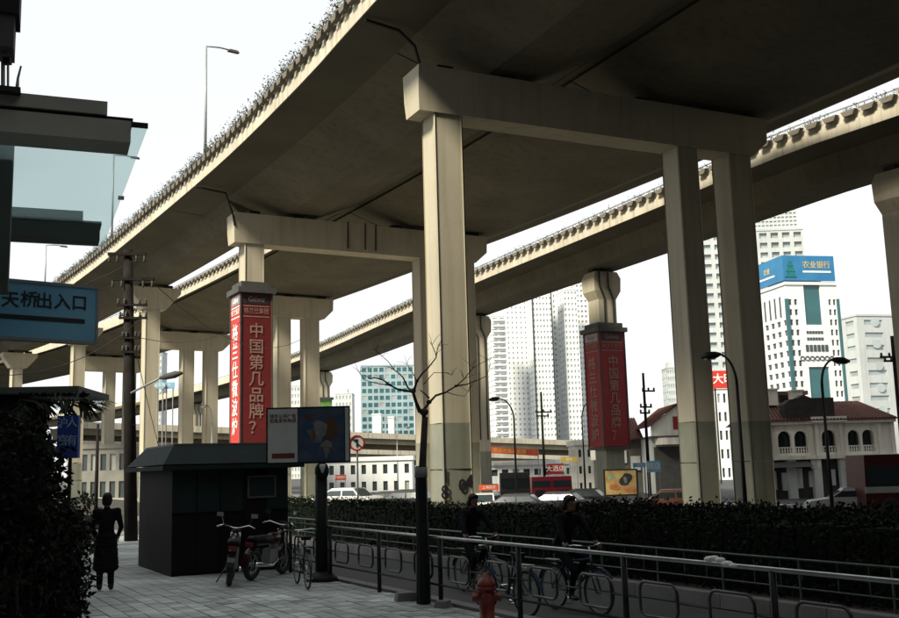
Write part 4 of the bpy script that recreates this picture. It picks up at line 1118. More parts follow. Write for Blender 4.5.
person('person', (cy1.x, cy1.y, -.135), a1 + PI / 2, ride, 'cyclist with ruddy face riding in front of the big column', JACK, grp='cyclists in the cycle lane')
bike((cy2.x, cy2.y, -.135), a1 + .08, 'bicycle ridden by the dark cyclist right of the hydrant', BFB)
person('person', (cy2.x, cy2.y, -.135), a1 + .08 + PI / 2, ride, 'cyclist in black riding to the right of the hydrant', COAT, grp='cyclists in the cycle lane', hair_len=.02)
k0 = atz(298, 590, 0); bike((k0.x, k0.y + .5, 0), 1.9, 'parked bicycle beside the billboard post', BFR, 'parked two-wheelers')
k0 = atz(512, 612, 0); bike((k0.x - .05, k0.y + .75, -.13), 2.15, 'blue framed bicycle standing in the lane behind the hydrant', BFB)
# white bag caught on the railing
bg_p = atz(718, 563, 1.04)
mb = MB()
for k, (dx, dz, r_) in enumerate(((-.07, .03, .05), (-.03, .045, .04), (.02, .03, .045), (.08, .0, .05), (.13, -.01, .035))):
    mb.ball(bg_p - RD * dx * 1.6 + Vector((0, 0, dz)), (r_ * 1.2, r_ * .8, r_ * .6), 8)
tag(mb.build('plastic_bag', WHITE, smooth=True), 'crumpled white bag caught on the railing top', 'bag')

# ------------------------------------------------------------------ motorbikes by the kiosk
def motorbike(loc, rz_, label, paint):
    root = empty('motorbike', loc, label, 'motorbike', 'parked two-wheelers', rz_)
    for x in (-.62, .64):
        mb = MB(); mb.torus((x, 0, .30), .245, .055, 'Y', 28, 8); wh = mb.build('wheel', RUBBER, root, True, world=False)
        mb = MB(); mb.torus((x, 0, .30), .19, .018, 'Y', 24, 6)
        for k in range(6):
            a = PI * k / 3; mb.tube([(x, 0, .3), (x + .19 * math.cos(a), 0, .3 + .19 * math.sin(a))], .012, 5)
        mb.tube([(x, -.07, .3), (x, .07, .3)], .04, 10); mb.build('rim', GREYMETAL, wh, world=False)
    mb = MB()
    for y in (-.075, .075): mb.tube([(.64, y, .3), (.50, y, .72), (.44, y, .92)], .022, 8)
    mb.build('fork', CHROME, root, True, world=False)
    mb = MB(); mb.ball((.12, 0, .76), (.27, .13, .12), 14); mb.build('fuel_tank', paint, root, True, world=False)
    mb = MB(); mb.box((-.38, 0, .78), (.72, .24, .11), top=.85); mb.ball((-.68, 0, .80), (.12, .11, .06), 10); mb.build('seat', BLACK, root, True, world=False)
    mb = MB(); mb.box((.05, 0, .42), (.36, .22, .28), top=.8); mb.lathe((.16, 0, .52), [(.085, 0), (.085, .2), (.06, .22)], 10)
    mb.tube([(.44, 0, .88), (.1, 0, .66), (-.5, 0, .68)], .03, 6); mb.tube([(.40, 0, .74), (.26, 0, .4), (-.1, 0, .28), (-.62, .09, .3)], .025, 6); mb.build('engine_frame', GREYMETAL, root, world=False)
    mb = MB(); mb.tube([(.2, -.12, .36), (-.1, -.16, .26), (-.8, -.17, .34)], [.022, .028, .045], 8); mb.build('exhaust', CHROME, root, True, world=False)
    mb = MB(); mb.tube([(.28, -.36, 1.02), (.38, -.24, 1.06), (.45, -.05, 1.0), (.45, .05, 1.0), (.38, .24, 1.06), (.28, .36, 1.02)], .014, 8); mb.build('handlebar', CHROME, root, True, world=False)
    mb = MB(); mb.lathe((.50, 0, .90), [(.05, -.02), (.09, .03), (.10, .09), (.095, .10)], 14, 'X'); hl = mb.build('headlamp', BLACK, root, True, world=False)
    mb = MB(); mb.lathe((.598, 0, .90), [(.09, 0), (.06, .025), (.01, .035)], 14, 'X'); mb.build('lens', CHROME, hl, True, world=False)
    for y in (-1, 1):
        mb = MB(); mb.tube([(.40, y * .24, 1.05), (.42, y * .30, 1.22)], .007, 5); mb.box((.42, y * .33, 1.25), (.02, .13, .08)); mb.build('mirror', CHROME, root, world=False)
    mb = MB(); mb.box((-.82, 0, .70), (.06, .14, .07)); mb.build('tail_light', HRED, root, world=False)
    mb = MB(); pts = [(.64 + .33 * math.cos(math.radians(a)), .30 + .33 * math.sin(math.radians(a))) for a in range(30, 160, 16)]
    for (x0, z0_), (x1_, z1_) in zip(pts, pts[1:]): mb.add([(x0, -.06, z0_), (x0, .06, z0_), (x1_, .06, z1_), (x1_, -.06, z1_)], ((0, 1, 2, 3),))
    mb.build('mudguard', paint, root, world=False); mb = MB()
    pts = [(-.62 + .33 * math.cos(math.radians(a)), .30 + .33 * math.sin(math.radians(a))) for a in range(40, 190, 16)]
    for (x0, z0_), (x1_, z1_) in zip(pts, pts[1:]): mb.add([(x0, -.07, z0_), (x0, .07, z0_), (x1_, .07, z1_), (x1_, -.07, z1_)], ((0, 1, 2, 3),))
    mb.build('mudguard', paint, root, world=False)
    mb = MB(); mb.tube([(-.05, .1, .3), (-.12, .25, 0.01)], .014, 5); mb.build('side_stand', IRON, root, world=False)
    return root
MBK = mat('black_gloss', (.012, .012, .014), (.016, .016, .018), 4, .25)
MRD = mat('maroon_gloss', (.035, .006, .006), (.03, .005, .005), 4, .3)
k0 = atz(224, 586, 0); motorbike((k0.x, k0.y + .5, 0), 1.85, 'left parked motorbike with red tail light before the kiosk', MBK).rotation_euler = (.1, 0, 1.75)
k0 = atz(262, 580, 0); motorbike((k0.x, k0.y + .5, 0), 1.3, 'right parked motorbike before the kiosk, nearest the parked bicycle', MRD).rotation_euler = (.1, 0, 1.25)

# ------------------------------------------------------------------ curved street lamps
def curved_lamp(px, pole_top_py, head_px, head_py, Y, label, m=IRON, r=.075):
    b = at(px, 480, Y); z0_ = ground_z(b.x, b.y); tp = at(px, pole_top_py, Y); hd = at(head_px, head_py, Y)
    root = empty('street_lamp', (b.x, b.y, z0_), label, 'lamp', 'curved black street lamps')
    base = Vector((tp.x, Y, z0_)); s_ = 1 if hd.x > tp.x else -1; w_ = abs(hd.x - tp.x); h_ = hd.z - tp.z
    mb = MB(); mb.tube([base, base.lerp(tp, .5), tp], [r * 1.3, r, r * .85], 8); mb.build('pole', m, root, True)
    P = [tp] + [tp + Vector((s_ * w_ * .85 * (1 - math.cos(t * PI / 16)), 0, (h_ + .1) * math.sin(t * PI / 16))) for t in range(1, 9)]
    mb = MB(); mb.tube(P, [r * .85 - r * .35 * i / 8 for i in range(9)], 8); mb.build('arm', m, root, True)
    a = P[-1]; d = Vector((s_, 0, -.12)).normalized()
    mb = MB(); mb.tube([a - d * .1, a + d * .12, a + d * .42, a + d * .72], [.05, .14, .17, .06], 10); mb.build('lamp_head', m, root, True)
    mb = MB(); mb.box(a + d * .36 - Vector((0, 0, .13)), (.42, .18, .05)); mb.build('lens', mat('lamp_lens', (.35, .36, .35), (.3, .3, .3), 5, .3), root)
    return root
curved_lamp(514, 420, 496, 400, 74, 'curved lamp right of the big column, arm to the left')
curved_lamp(582, 418, 592, 403, 92, 'curved lamp whose head hides behind the right red banner')
curved_lamp(737, 385, 716, 357, 40, 'curved lamp standing in front of the pair of dark columns')
curved_lamp(822, 385, 836, 362, 45, 'curved lamp in front of the arcaded house, arm to the right')
curved_lamp(212, 425, 207, 407, 105, 'small far curved lamp left of the red banner box', GREYMETAL)
curved_lamp(397, 442, 407, 428, 150, 'thin far lamp left of the bare tree', GREYMETAL)

# more utility poles in the distance
def simple_pole(px, top, Y, label, arms, r=.16):
    b = at(px, 480, Y); z0_ = ground_z(b.x, b.y); tp = at(px, top, Y)
    root = empty('utility_pole', (b.x, b.y, z0_), label, 'pole', 'distant utility poles')
    mb = MB(); mb.tube([Vector((tp.x, Y, z0_)), tp], [r, r * .65], 8); mb.build('shaft', DARKPOLE, root, True)
    for py, x0, x1 in arms:
        a, b2 = at(x0, py, Y - .15), at(x1, py, Y - .15); mb = MB(); mb.box((a + b2) / 2, ((b2 - a).length, .12, .14), X=(b2 - a).normalized()); mb.build('cross_arm', DARKPOLE, root)
        for t in (.08, .5, .92):
            mb = MB(); mb.lathe(a.lerp(b2, t), [(.06, .05), (.1, .15), (.06, .3)], 6); mb.build('insulator', DARKGREY, root)
simple_pole(541, 392, 112, 'thin utility pole right of the first curved lamp', ((412, 535, 552), (416, 536, 549)))
simple_pole(643, 373, 88, 'tall utility pole right of the right red banner', ((391, 642, 655), (407, 640, 652), (413, 640, 650)))
simple_pole(892, 336, 70, 'dark utility pole near the right edge', ((357, 880, 899), (361, 884, 899)), .2)
simple_pole(98, 424, 46, 'short grey post in front of the leftmost columns', (), .1)

# ------------------------------------------------------------------ vehicles
def car(px, py_roof, Y, heading, label, paint, L=4.4, W=1.7, H=1.42, van=False, grp='cars on the road beyond the hedge'):
    c = at(px, py_roof, Y); z = ground_z(c.x, c.y)
    root = empty('car', (c.x, c.y, z), label, 'van' if van else 'car', grp, heading)
    mb = MB()
    if van: prof = [(-2.2, .3), (-2.2, 1.0), (-2.1, 1.75), (1.0, 1.8), (1.75, 1.05), (2.2, .85), (2.2, .3)]
    else: prof = [(-2.2, .28), (-2.22, .8), (-2.1, .92), (-1.45, .95), (1.0, .95), (2.0, .82), (2.2, .65), (2.2, .28)]
    n_ = len(prof); ws = [W / 2 * (.9 if (z_ < .35 or z_ > 1.2) else 1) for x, z_ in prof]
    vs_ = [(x * L / 4.4, -w_, z_) for (x, z_), w_ in zip(prof, ws)] + [(x * L / 4.4, w_, z_) for (x, z_), w_ in zip(prof, ws)]
    mb.add(vs_, [tuple(range(n_)), tuple(range(n_, 2 * n_))[::-1]] + [(i, (i + 1) % n_, n_ + (i + 1) % n_, n_ + i) for i in range(n_)])
    body = mb.build('body', paint, root, world=False)
    if not van:
        mb = MB(); g = [(-1.55, .95), (-1.05, H), (.35, H), (1.05, .95)]
        vs_ = [(x, -(W / 2 - (.03 if z_ < 1 else .2)), z_) for x, z_ in g] + [(x, (W / 2 - (.03 if z_ < 1 else .2)), z_) for x, z_ in g]
        mb.add(vs_, ((0, 3, 2, 1), (4, 5, 6, 7), (0, 1, 5, 4), (1, 2, 6, 5), (2, 3, 7, 6))); cab = mb.build('cabin', paint, root, world=False)
        mb = MB(); mb.add([(-1.1, -.5, H + .02), (.4, -.5, H + .02), (.4, .5, H + .02), (-1.1, .5, H + .02)], ((0, 1, 2, 3),)); mb.build('roof_panel', paint, cab, world=False)
        for y in (-1, 1):
            for (x0, x1, t0, t1) in ((-1.42, -.42, -1.02, -.36), (-.32, .93, -.30, .33)):
                mb = MB(); yb, yt = y * (W / 2 - .02), y * (W / 2 - .185)
                mb.add([(x0, yb, .99), (x1, yb, .99), (t1, yt, H - .06), (t0, yt, H - .06)], ((0, 1, 2, 3),)); mb.build('window', GLASS, root, world=False)
        mb = MB(); mb.add([(1.06, -.72, .97), (1.06, .72, .97), (.40, .60, H - .04), (.40, -.60, H - .04)], ((0, 1, 2, 3),)); mb.build('windscreen', GLASS, root, world=False)
        mb = MB(); mb.add([(-1.57, -.72, .97), (-1.57, .72, .97), (-1.09, .60, H - .04), (-1.09, -.60, H - .04)], ((0, 1, 2, 3),)); mb.build('rear_window', GLASS, root, world=False)
    else:
        for y in (-1, 1):
            for x0, x1 in ((-1.9, -1.0), (-.9, .0), (.1, 1.05)):
                mb = MB(); mb.box(((x0 + x1) / 2, y * (W / 2 - .03), 1.38), (x1 - x0, .05, .5)); mb.build('window', GLASS, root, world=False)
        mb = MB(); mb.add([(1.74, -.7, 1.1), (1.74, .7, 1.1), (1.06, .65, 1.74), (1.06, -.65, 1.74)], ((0, 1, 2, 3),)); mb.build('windscreen', GLASS, root, world=False)
    for x in (-1.35, 1.35):
        for y in (-1, 1):
            mb = MB(); mb.lathe((x, y * (W / 2 - .1) - .09, .3), [(.2, 0), (.3, .02), (.3, .16), (.2, .18)], 16, 'Y'); wh = mb.build('wheel', RUBBER, root, True, world=False)
            mb = MB(); mb.lathe((x, y * (W / 2 - .1) - .1, .3), [(.17, 0), (.17, .2)], 12, 'Y'); mb.build('rim', GREYMETAL, wh, world=False)
    for y in (-.6, .6):
        mb = MB(); mb.box((2.18 * L / 4.4, y, .66), (.06, .3, .12)); mb.build('headlight', CHROME, root, world=False)
        mb = MB(); mb.box((-2.21 * L / 4.4, y, .74), (.04, .3, .12)); mb.build('tail_light', HRED, root, world=False)
    return root
PW = mat('white_car_paint', (.62, .63, .62), (.58, .59, .58), 2, .3)
PD = mat('dark_car_paint', (.014, .015, .018), (.02, .021, .024), 2, .55, spec=.2)
PT = mat('taxi_paint', (.22, .10, .07), (.26, .13, .09), 2, .35)
PG = mat('pale_green_paint', (.34, .46, .42), (.30, .42, .38), 2, .35)
hd = math.atan2(RD.y, RD.x)
car(668, 488, 58, 3.0, 'reddish taxi with pale windows left of the pair of dark columns', PT)
car(850, 486, 52, 2.9, 'white car with sloping tail in front of the arcaded house', PW)
car(487, 495, 62, 1.3, 'small white car right of the big column', PW)
car(512, 493, 58, 2.9, 'dark car right of the big column behind the hedge', PD)
car(555, 496, 60, 2.8, 'low dark saloon below the red bus', PD)
car(343, 493, 60, 2.7, 'white van-like car right of the billboard post', PW)
car(385, 495, 66, 2.8, 'dark saloon left of the bare tree', PD)
car(405, 497, 57, 2.8, 'black car partly behind the tree trunk', PD)
car(580, 497, 66, 2.8, 'dark car just left of the poster board', PD)
def bus(x0, x1, top, bot, Y, label, paint, stripe, name='bus'):
    a, b = at(x0, top, Y), at(x1, top, Y); z0_ = ground_z(a.x, Y); L = b.x - a.x; H = a.z - z0_
    root = empty(name, ((a.x + b.x) / 2, Y, z0_), label, 'bus')
    cx_ = (a.x + b.x) / 2
    mb = MB(); mb.box((cx_, Y + 1.2, z0_ + .35 + (H - .35) / 2), (L, 2.4, H - .35), top=.97); mb.build('body', paint, root)
    n_ = max(2, int(L / 1.5))
    for i in range(n_):
        mb = MB(); mb.box((a.x + L * (i + .5) / n_, Y - .0, z0_ + H * .66), (L / n_ * .86, .08, H * .3)); mb.build('window', GLASS, root)
    mb = MB(); mb.box((cx_, Y - .005, z0_ + H * .44), (L * .995, .06, H * .1)); mb.build('stripe', stripe, root)
    for x in (a.x + L * .2, b.x - L * .2):
        mb = MB(); mb.lathe((x, Y - .02, z0_ + .48), [(.3, 0), (.48, .02), (.48, .28), (.3, .3)], 18, 'Y'); mb.build('wheel', RUBBER, root, True)
    return root
BRED = mat('bus_red', (.42, .03, .05), (.36, .03, .045), 2, .35)
BDK = mat('bus_dark', (.07, .012, .012), (.085, .015, .014), 2, .4)
PALE = mat('pale_stripe', (.5, .52, .5), (.45, .47, .45), 2, .5)
bus(531, 572, 477, 500, 96, 'red bus with dark windows right of the first curved lamp', BRED, BRED)
bus(862, 985, 455, 505, 50, 'dark red bus with pale stripe cut by the right edge', BDK, PALE)
bus(500, 530, 473, 500, 82, 'dark green box truck beside the red bus', DARKGREY, DARKGREY, 'box_truck')

# ------------------------------------------------------------------ buildings
WH = mat('white_tile', (.74, .76, .75), (.66, .68, .67), .12, .7, streak=(.86, .87, .87))
WH2 = mat('pale_render', (.60, .62, .60), (.52, .54, .52), .12, .75, streak=(.8, .8, .8))
PALEWALL = mat('pale_grey_wall', (.50, .53, .53), (.43, .46, .46), .1, .8, streak=(.82, .82, .82))
CREAM = mat('cream_render', (.78, .75, .67), (.68, .65, .57), .5, .8, streak=(.75, .72, .68))
TILE_R = mat('red_roof_tile', (.13, .05, .035), (.09, .036, .026), 1.5, .85, .3)
WINB = glassmat('hazed_blue_grey_pane', (.36, .42, .43), .15)  # panes paled to put distance haze into the colour
WIND = glassmat('dark_pane', (.04, .055, .06), .12)
def facade(root, O, X, N, W, H, xs, zs, wm, pm, deep=.25, single=False, name='wall', cat=None):
    """wall W x H from corner O along X; windows = cells [x0,x1]x[z0,z1] set back by deep, each with its pane"""
    X, N = Vector(X).normalized(), Vector(N).normalized(); O = Vector(O)
    def P(x, z, d=0): return O + X * x + Vector((0, 0, z)) - N * d
    gx = sorted(set([0, W] + [v for p in xs for v in p])); gz = sorted(set([0, H] + [v for p in zs for v in p]))
    xset, zset = set((round(a, 4), round(b, 4)) for a, b in xs), set((round(a, 4), round(b, 4)) for a, b in zs)
    wall = MB(); pane = MB(); PALEP = glassmat('curtained_pane', (.34, .36, .34), .3)
    for i in range(len(gx) - 1):
        for j in range(len(gz) - 1):
            x0, x1, z0_, z1_ = gx[i], gx[i + 1], gz[j], gz[j + 1]
            if (round(x0, 4), round(x1, 4)) in xset and (round(z0_, 4), round(z1_, 4)) in zset:
                for a, b, c_, d_ in (((x0, z0_), (x1, z0_), 0, 0), ((x1, z0_), (x1, z1_), 0, 0), ((x1, z1_), (x0, z1_), 0, 0), ((x0, z1_), (x0, z0_), 0, 0)):
                    wall.quad(P(*a), P(*b), P(*b, deep), P(*a, deep))
                q = (P(x0, z0_, deep), P(x1, z0_, deep), P(x1, z1_, deep), P(x0, z1_, deep))
                if single:
                    m_ = MB(); m_.quad(*q); m_.quad(*[v - N * .03 for v in q][::-1]); m_.build('window', pm, root)
                else: pane.quad(*q, mi=1 if random.random() < .16 else 0)
            else: wall.quad(P(x0, z0_), P(x1, z0_), P(x1, z1_), P(x0, z1_))
    wo = wall.build(name, wm, root)
    if pane.f: tag(pane.build('windows', [pm, PALEP], root), kind='stuff')
    return wo
def grid(a0, a1, n_, frac, off=.5):
    st_ = (a1 - a0) / n_; return [(a0 + st_ * (i + off - frac / 2), a0 + st_ * (i + off + frac / 2)) for i in range(n_)]
def block(name, x0, x1, top, Y, depth, label, wm, pm, nx, nz, fx, fz, yaw=0, side='l', nside=3, cat='building', grp=None, deep=.25, cap=True, z0_=-1.2, single=False):
    """box building whose front spans pixels x0..x1 at distance Y"""
    a, b = at(x0, top, Y), at(x1, top, Y); H = (a.z + b.z) / 2 - z0_; W = (b.x - a.x) / math.cos(yaw)
    X = Vector((math.cos(yaw), math.sin(yaw), 0)); N = Vector((X.y, -X.x, 0)); O = Vector((a.x, Y, z0_))
    root = empty(name, O + X * W / 2, label, cat, grp)
    facade(root, O, X, N, W, H, grid(0, W, nx, fx), grid(0, H, nz, fz), wm, pm, deep, single)
    D = -N * depth
    xsd = grid(0, depth, nside, fx)
    if side == 'l': facade(root, O + D, -D / depth, -X, depth, H, xsd, grid(0, H, nz, fz), wm, pm, deep); facade(root, O + X * W, D / depth, X, depth, H, [], [], wm, pm)
    else: facade(root, O + X * W, D / depth, X, depth, H, xsd, grid(0, H, nz, fz), wm, pm, deep); facade(root, O + D, -D / depth, -X, depth, H, [], [], wm, pm)
    facade(root, O + D + X * W, -X, -N, W, H, [], [], wm, pm)
    mb = MB(); c = O + X * W / 2 + D / 2 + Vector((0, 0, H)); mb.box(c + Vector((0, 0, .3)), (W + .4, depth + .4, .6), X=X, Y=N); mb.build('roof', wm, root)
    if cap:
        mb = MB(); mb.box(c + Vector((0, 0, 2.1)), (W * .4, depth * .5, 3), X=X, Y=N); mb.build('roof_house', wm, root)
    return root, O, X, N, W, H
TG = 'cluster of white apartment towers'
towers = [(491, 505, 316, 540, 'white tower with rows of dark balconies left in the cluster', 2, 28, .7, .35), (505, 531, 300, 575, 'broad white tower second from the left in the cluster', 6, 34, .3, .4),
          (531, 551, 284, 560, 'white tower in the middle of the cluster edged by dark vertical strips', 6, 33, .4, .4), (551, 564, 288, 590, 'slim white tower right of the middle one', 3, 34, .35, .45),
          (563, 577, 290, 570, 'white tower with small dark windows near the red banner', 4, 32, .4, .45), (575, 606, 283, 600, 'bluish white tower partly behind the right red banner', 8, 36, .55, .45)]
for i, (x0, x1, tp, Y, lab, nx, nz, fx, fz) in enumerate(towers):
    root, O, X, N, W, H = block('apartment_tower', x0, x1, tp, Y, 16, lab, WH, WINB, nx, nz, fx, fz, grp=TG, deep=.5, yaw=.12)
    if i == 0:
        for k in range(28):
            mb = MB(); mb.box(O + X * W / 2 + N * .7 + Vector((0, 0, H * (k + .25) / 28)), (W * .8, 1.4, 1.0), X=X, Y=N); mb.build('balcony', WH, root)
    if i == 2:
        for f_ in (.02, .98):
            mb = MB(); mb.box(O + X * W * f_ + N * .15 + Vector((0, 0, H / 2)), (.7, .5, H), X=X, Y=N); mb.build('dark_strip', WIND, root)
block('glass_office', 361, 413, 366, 420, 26, 'teal glass office block with pale grid left of the bare tree', PALEBLUEGLASS, TEAL, 9, 16, .72, .6, deep=.15, cap=False, yaw=.1)
for x0, x1, y0, y1 in ((372, 381, 415, 434), (388, 394, 418, 432)):
    a, b = at(x0, y0, 400), at(x1, y1, 400); root = empty('low_block', (a.x, 400, -1), 'small white block in front of the glass office, %s one' % ('left' if x0 < 380 else 'right'), 'building')
    mb = MB(); mb.bbox(a.x, b.x, 400, 410, -1, a.z); mb.build('wall', WH, root); mb = MB(); mb.bbox(a.x - .2, b.x + .2, 399.8, 410.2, a.z, a.z + .5); mb.build('roof', WH, root)
block('slim_tower', 477, 487, 354, 640, 15, 'slim bluish tower just right of the big column', PALEWALL, PALEBLUEGLASS, 3, 18, .6, .5)
block('far_tower', 263, 273, 388, 600, 15, 'far pale building between the banner box and twin columns', WH2, WINB, 4, 14, .5, .5)
block('far_tower', 291, 303, 386, 640, 15, 'far pale tower between the pair of twin columns', WH2, WINB, 4, 14, .5, .5)
block('far_tower', 335, 352, 394, 620, 15, 'low pale building above the billboard top edge', WH2, WINB, 5, 12, .5, .5)
block('far_tower', 667, 676, 368, 560, 15, 'pale blue building just left of the pair of dark columns', PALEWALL, PALEBLUEGLASS, 4, 14, .6, .5)
block('far_tower', 156, 162, 352, 640, 12, 'narrow pale blue tower right of the utility pole', PALEWALL, PALEBLUEGLASS, 3, 20, .6, .5)
# tall gridded tower on the right
root, O, X, N, W, H = block('gridded_tower', 700, 801, 232, 380, 24, 'tall pale tower with a deep window grid behind the blue topped block', PALEWALL, WINB, 9, 24, .66, .55, grp=None, deep=.9, cap=False, yaw=-.05)
a = at(755, 207, 384)
mb = MB(); 
facade(root, O + X * W * .42 - N * 2 + Vector((0, 0, H)), X, N, W * .55, a.z - H + 1.2, grid(0, W * .55, 14, .7), grid(0, a.z - H + 1.2, 7, .55), PALEWALL, WINB, .3, name='crown')
facade(root, O + X * W * .97 - N * 2 + Vector((0, 0, H)), -N, X, 18, a.z - H + 1.2, grid(0, 18, 14, .7), grid(0, a.z - H + 1.2, 7, .55), PALEWALL, WINB, .3, name='crown')
mb = MB(); mb.box(O + X * W * .695 - N * 11 + Vector((0, 0, a.z + 1.4)), (W * .56, 18.4, .5), X=X, Y=N); mb.build('crown_roof', PALEWALL, root)
# red sign on a low building seen between the two columns
rs = empty('red_sign', at(721, 388, 140), 'red sign with white characters seen between the two dark columns', 'sign')
a, b = at(712, 371, 140), at(733, 388, 140); c = (a + b) / 2
mb = MB(); mb.box(c, (b.x - a.x, .3, a.z - b.z)); mb.build('panel', RED, rs)
text('lettering', '大昨', 1.5, c + Vector((.1, -.17, 0)), (1, 0, 0), (0, -1, 0), INKW, rs, depth=.02, bold=.02)
for x in (a.x + .3, b.x - .3):
    mb = MB(); mb.tube([(x, 140.2, -1), (x, 140.2, b.z)], .12, 6); mb.build('post', IRON, rs)
block('low_white_block', 704, 738, 389, 170, 12, 'low white block under the red sign between the columns', WH, WIND, 6, 5, .45, .5, cap=False)

# white tower with blue sign crown
Yb = 250; co = at(785, 284, Yb); zb0 = -1.2
yawb = .20; X = Vector((math.cos(yawb), math.sin(yawb), 0)); N = Vector((X.y, -X.x, 0))
Hh = co.z - zb0; sc = Yb / F; Wf = (837 - 785) * sc * 1.10; Dl = 15.0
bk = empty('bank_tower', (co.x, Yb, zb0), 'white tower block crowned with a blue sign board', 'building')
O = Vector((co.x, Yb, zb0))
# front face: windows at both sides, teal glass column in the middle
fl = Hh / 15
zs = [(fl * .82 * (k + .22), fl * .82 * (k + .8)) for k in range(17)]
facade(bk, O, X, N, Wf * .27, Hh, [(Wf * .04, Wf * .1), (Wf * .15, Wf * .21)], zs, WH, WIND, .3, True)
facade(bk, O + X * Wf * .78, X, N, Wf * .22, Hh, [(Wf * .04, Wf * .09), (Wf * .13, Wf * .18)], zs, WH, WIND, .3, True)
facade(bk, O + X * Wf * .27, X, N, Wf * .51, Hh * .72, [(Wf * .06, Wf * .45)], [(Hh * .02, Hh * .555)], WH, TEAL, .4, True)
facade(bk, O + X * Wf * .27 + Vector((0, 0, Hh * .72)), X, N, Wf * .51, Hh * .28, [(Wf * .08, Wf * .40)], [(Hh * .06, Hh * .278)], WH, TEAL, .4, True)
for k in range(7):
    mb = MB(); mb.torus(O + X * Wf * (.22 + .095 * k) + N * .1 + Vector((0, 0, Hh * .60)), .50, .13, 'Y', 14, 5); mb.build('ring_ornament', WIND, bk)
for k in range(6):
    mb = MB(); mb.box(O + X * Wf * (.33 + .075 * k) + N * .05 + Vector((0, 0, Hh * .655)), (Wf * .055, .2, Hh * .035), X=X, Y=N); mb.build('window', WIND, bk)
    for zz in (.705, .74):
        mb = MB(); mb.box(O + X * Wf * (.36 + .055 * k) + N * .05 + Vector((0, 0, Hh * zz)), (Wf * .04, .2, Hh * .014), X=X, Y=N); mb.build('window', WIND, bk)
mb = MB(); mb.box(O + X * Wf * 1.0 + N * .1 + Vector((0, 0, Hh * .46)), (.7, .5, Hh * .92), X=X, Y=N); mb.build('glass_strip', TEAL, bk)
mb = MB(); mb.box(O + X * Wf * .0 + N * .1 + Vector((0, 0, Hh * .46)), (.9, .5, Hh * .92), X=X, Y=N); mb.build('glass_strip', TEAL, bk)
# left face
facade(bk, O - N * Dl, N, -X, Dl, Hh, grid(0, Dl * .8, 4, .6) + [(Dl * .86, Dl * .94)], [(fl * .82 * (k + .25), fl * .82 * (k + .8)) for k in range(15)], WH, WIND, .3, True)
for k in range(5):
    mb = MB(); mb.box(O - N * Dl * (.2 + .17 * k) - X * .06 + Vector((0, 0, Hh * .885)), (.6, .2, Hh * .11), X=N, Y=X); mb.build('window', WIND, bk)
facade(bk, O + X * Wf, -N, X, Dl, Hh, grid(0, Dl, 5, .4), [(fl * (k + .3), fl * (k + .72)) for k in range(13)], WH, WIND, .3)
facade(bk, O - N * Dl + X * Wf, -X, -N, Wf, Hh, [], [], WH, WIND)
mb = MB(); mb.box(O + X * Wf / 2 - N * Dl / 2 + Vector((0, 0, Hh + .2)), (Wf + .6, Dl + .6, .8), X=X, Y=N); mb.build('roof', WH, bk)
SGN = mat('sign_blue', (.025, .15, .32), (.03, .18, .36), .3, .5)
LOGO = mat('logo_green', (.01, .16, .17), (.01, .13, .14), 1, .5)
GOLD = mat('gold_print', (.50, .40, .18), (.45, .36, .16), 2, .5)
hs_ = 26 * sc
tp = O + Vector((0, 0, Hh + .8))
mb = MB(); mb.box(tp + X * (Wf * .48) + N * .3 + Vector((0, 0, hs_ / 2)), (Wf * .98, .4, hs_), X=X, Y=N); mb.build('sign_board', SGN, bk)
mb = MB(); mb.box(tp - N * (Dl * .42) - X * .35 + Vector((0, 0, hs_ / 2)), (Dl * .9, .4, hs_), X=N, Y=X); mb.build('sign_board', SGN, bk)
mb = MB(); mb.box(tp + X * (Wf * .5) - N * Dl * .5 + Vector((0, 0, hs_ / 2 + .5)), (Wf * .9, Dl * .85, hs_ - 1), X=X, Y=N); mb.build('plant_room', WH2, bk)
cs = tp + X * (Wf * .1) + N * .56 + Vector((0, 0, hs_ * .5))
mb = MB()
for k, (zz, ww) in enumerate(((-.26, .5), (-.04, .38), (.18, .24))):
    mb.box(cs + Vector((0, 0, hs_ * zz)), (hs_ * ww, .16, hs_ * .2), X=X, Y=N, tx=.6, ty=1)
mb.build('emblem', LOGO, bk)
text('lettering', '农业银行', hs_ * .30, tp + X * (Wf * .62) + N * .54 + Vector((0, 0, hs_ * .62)), X, N, GOLD, bk, depth=.03, bold=.02)
mb = MB(); mb.box(tp + X * (Wf * .62) + N * .54 + Vector((0, 0, hs_ * .36)), (Wf * .55, .06, hs_ * .07), X=X, Y=N); mb.build('printed_line', INKW, bk)
text('lettering', '农业', hs_ * .26, tp - N * Dl * .5 - X * .59 + Vector((0, 0, hs_ * .55)), N, -X, GOLD, bk, depth=.03, bold=.02)
mb = MB(); mb.box(tp - N * Dl * .5 - X * .59 + Vector((0, 0, hs_ * .3)), (Dl * .5, .06, hs_ * .07), X=N, Y=X); mb.build('printed_line', INKW, bk)
# pale block at the right edge
root, O, X, N, W, H = block('pale_block', 856, 930, 315, 300, 14, 'pale blue grey block with round ornaments near the right edge', PALEWALL, WINB, 2, 12, .55, .4, yaw=.25, deep=.3, cap=False, nside=2)
for k in range(5):
    mb = MB(); mb.lathe(O + X * W * .27 + N * .1 + Vector((0, 0, H * (.96 - .145 * k))), [(1.35, -.1), (1.35, .15), (.9, .3)], 14, 'Y'); mb.build('round_ornament', WINB, root)

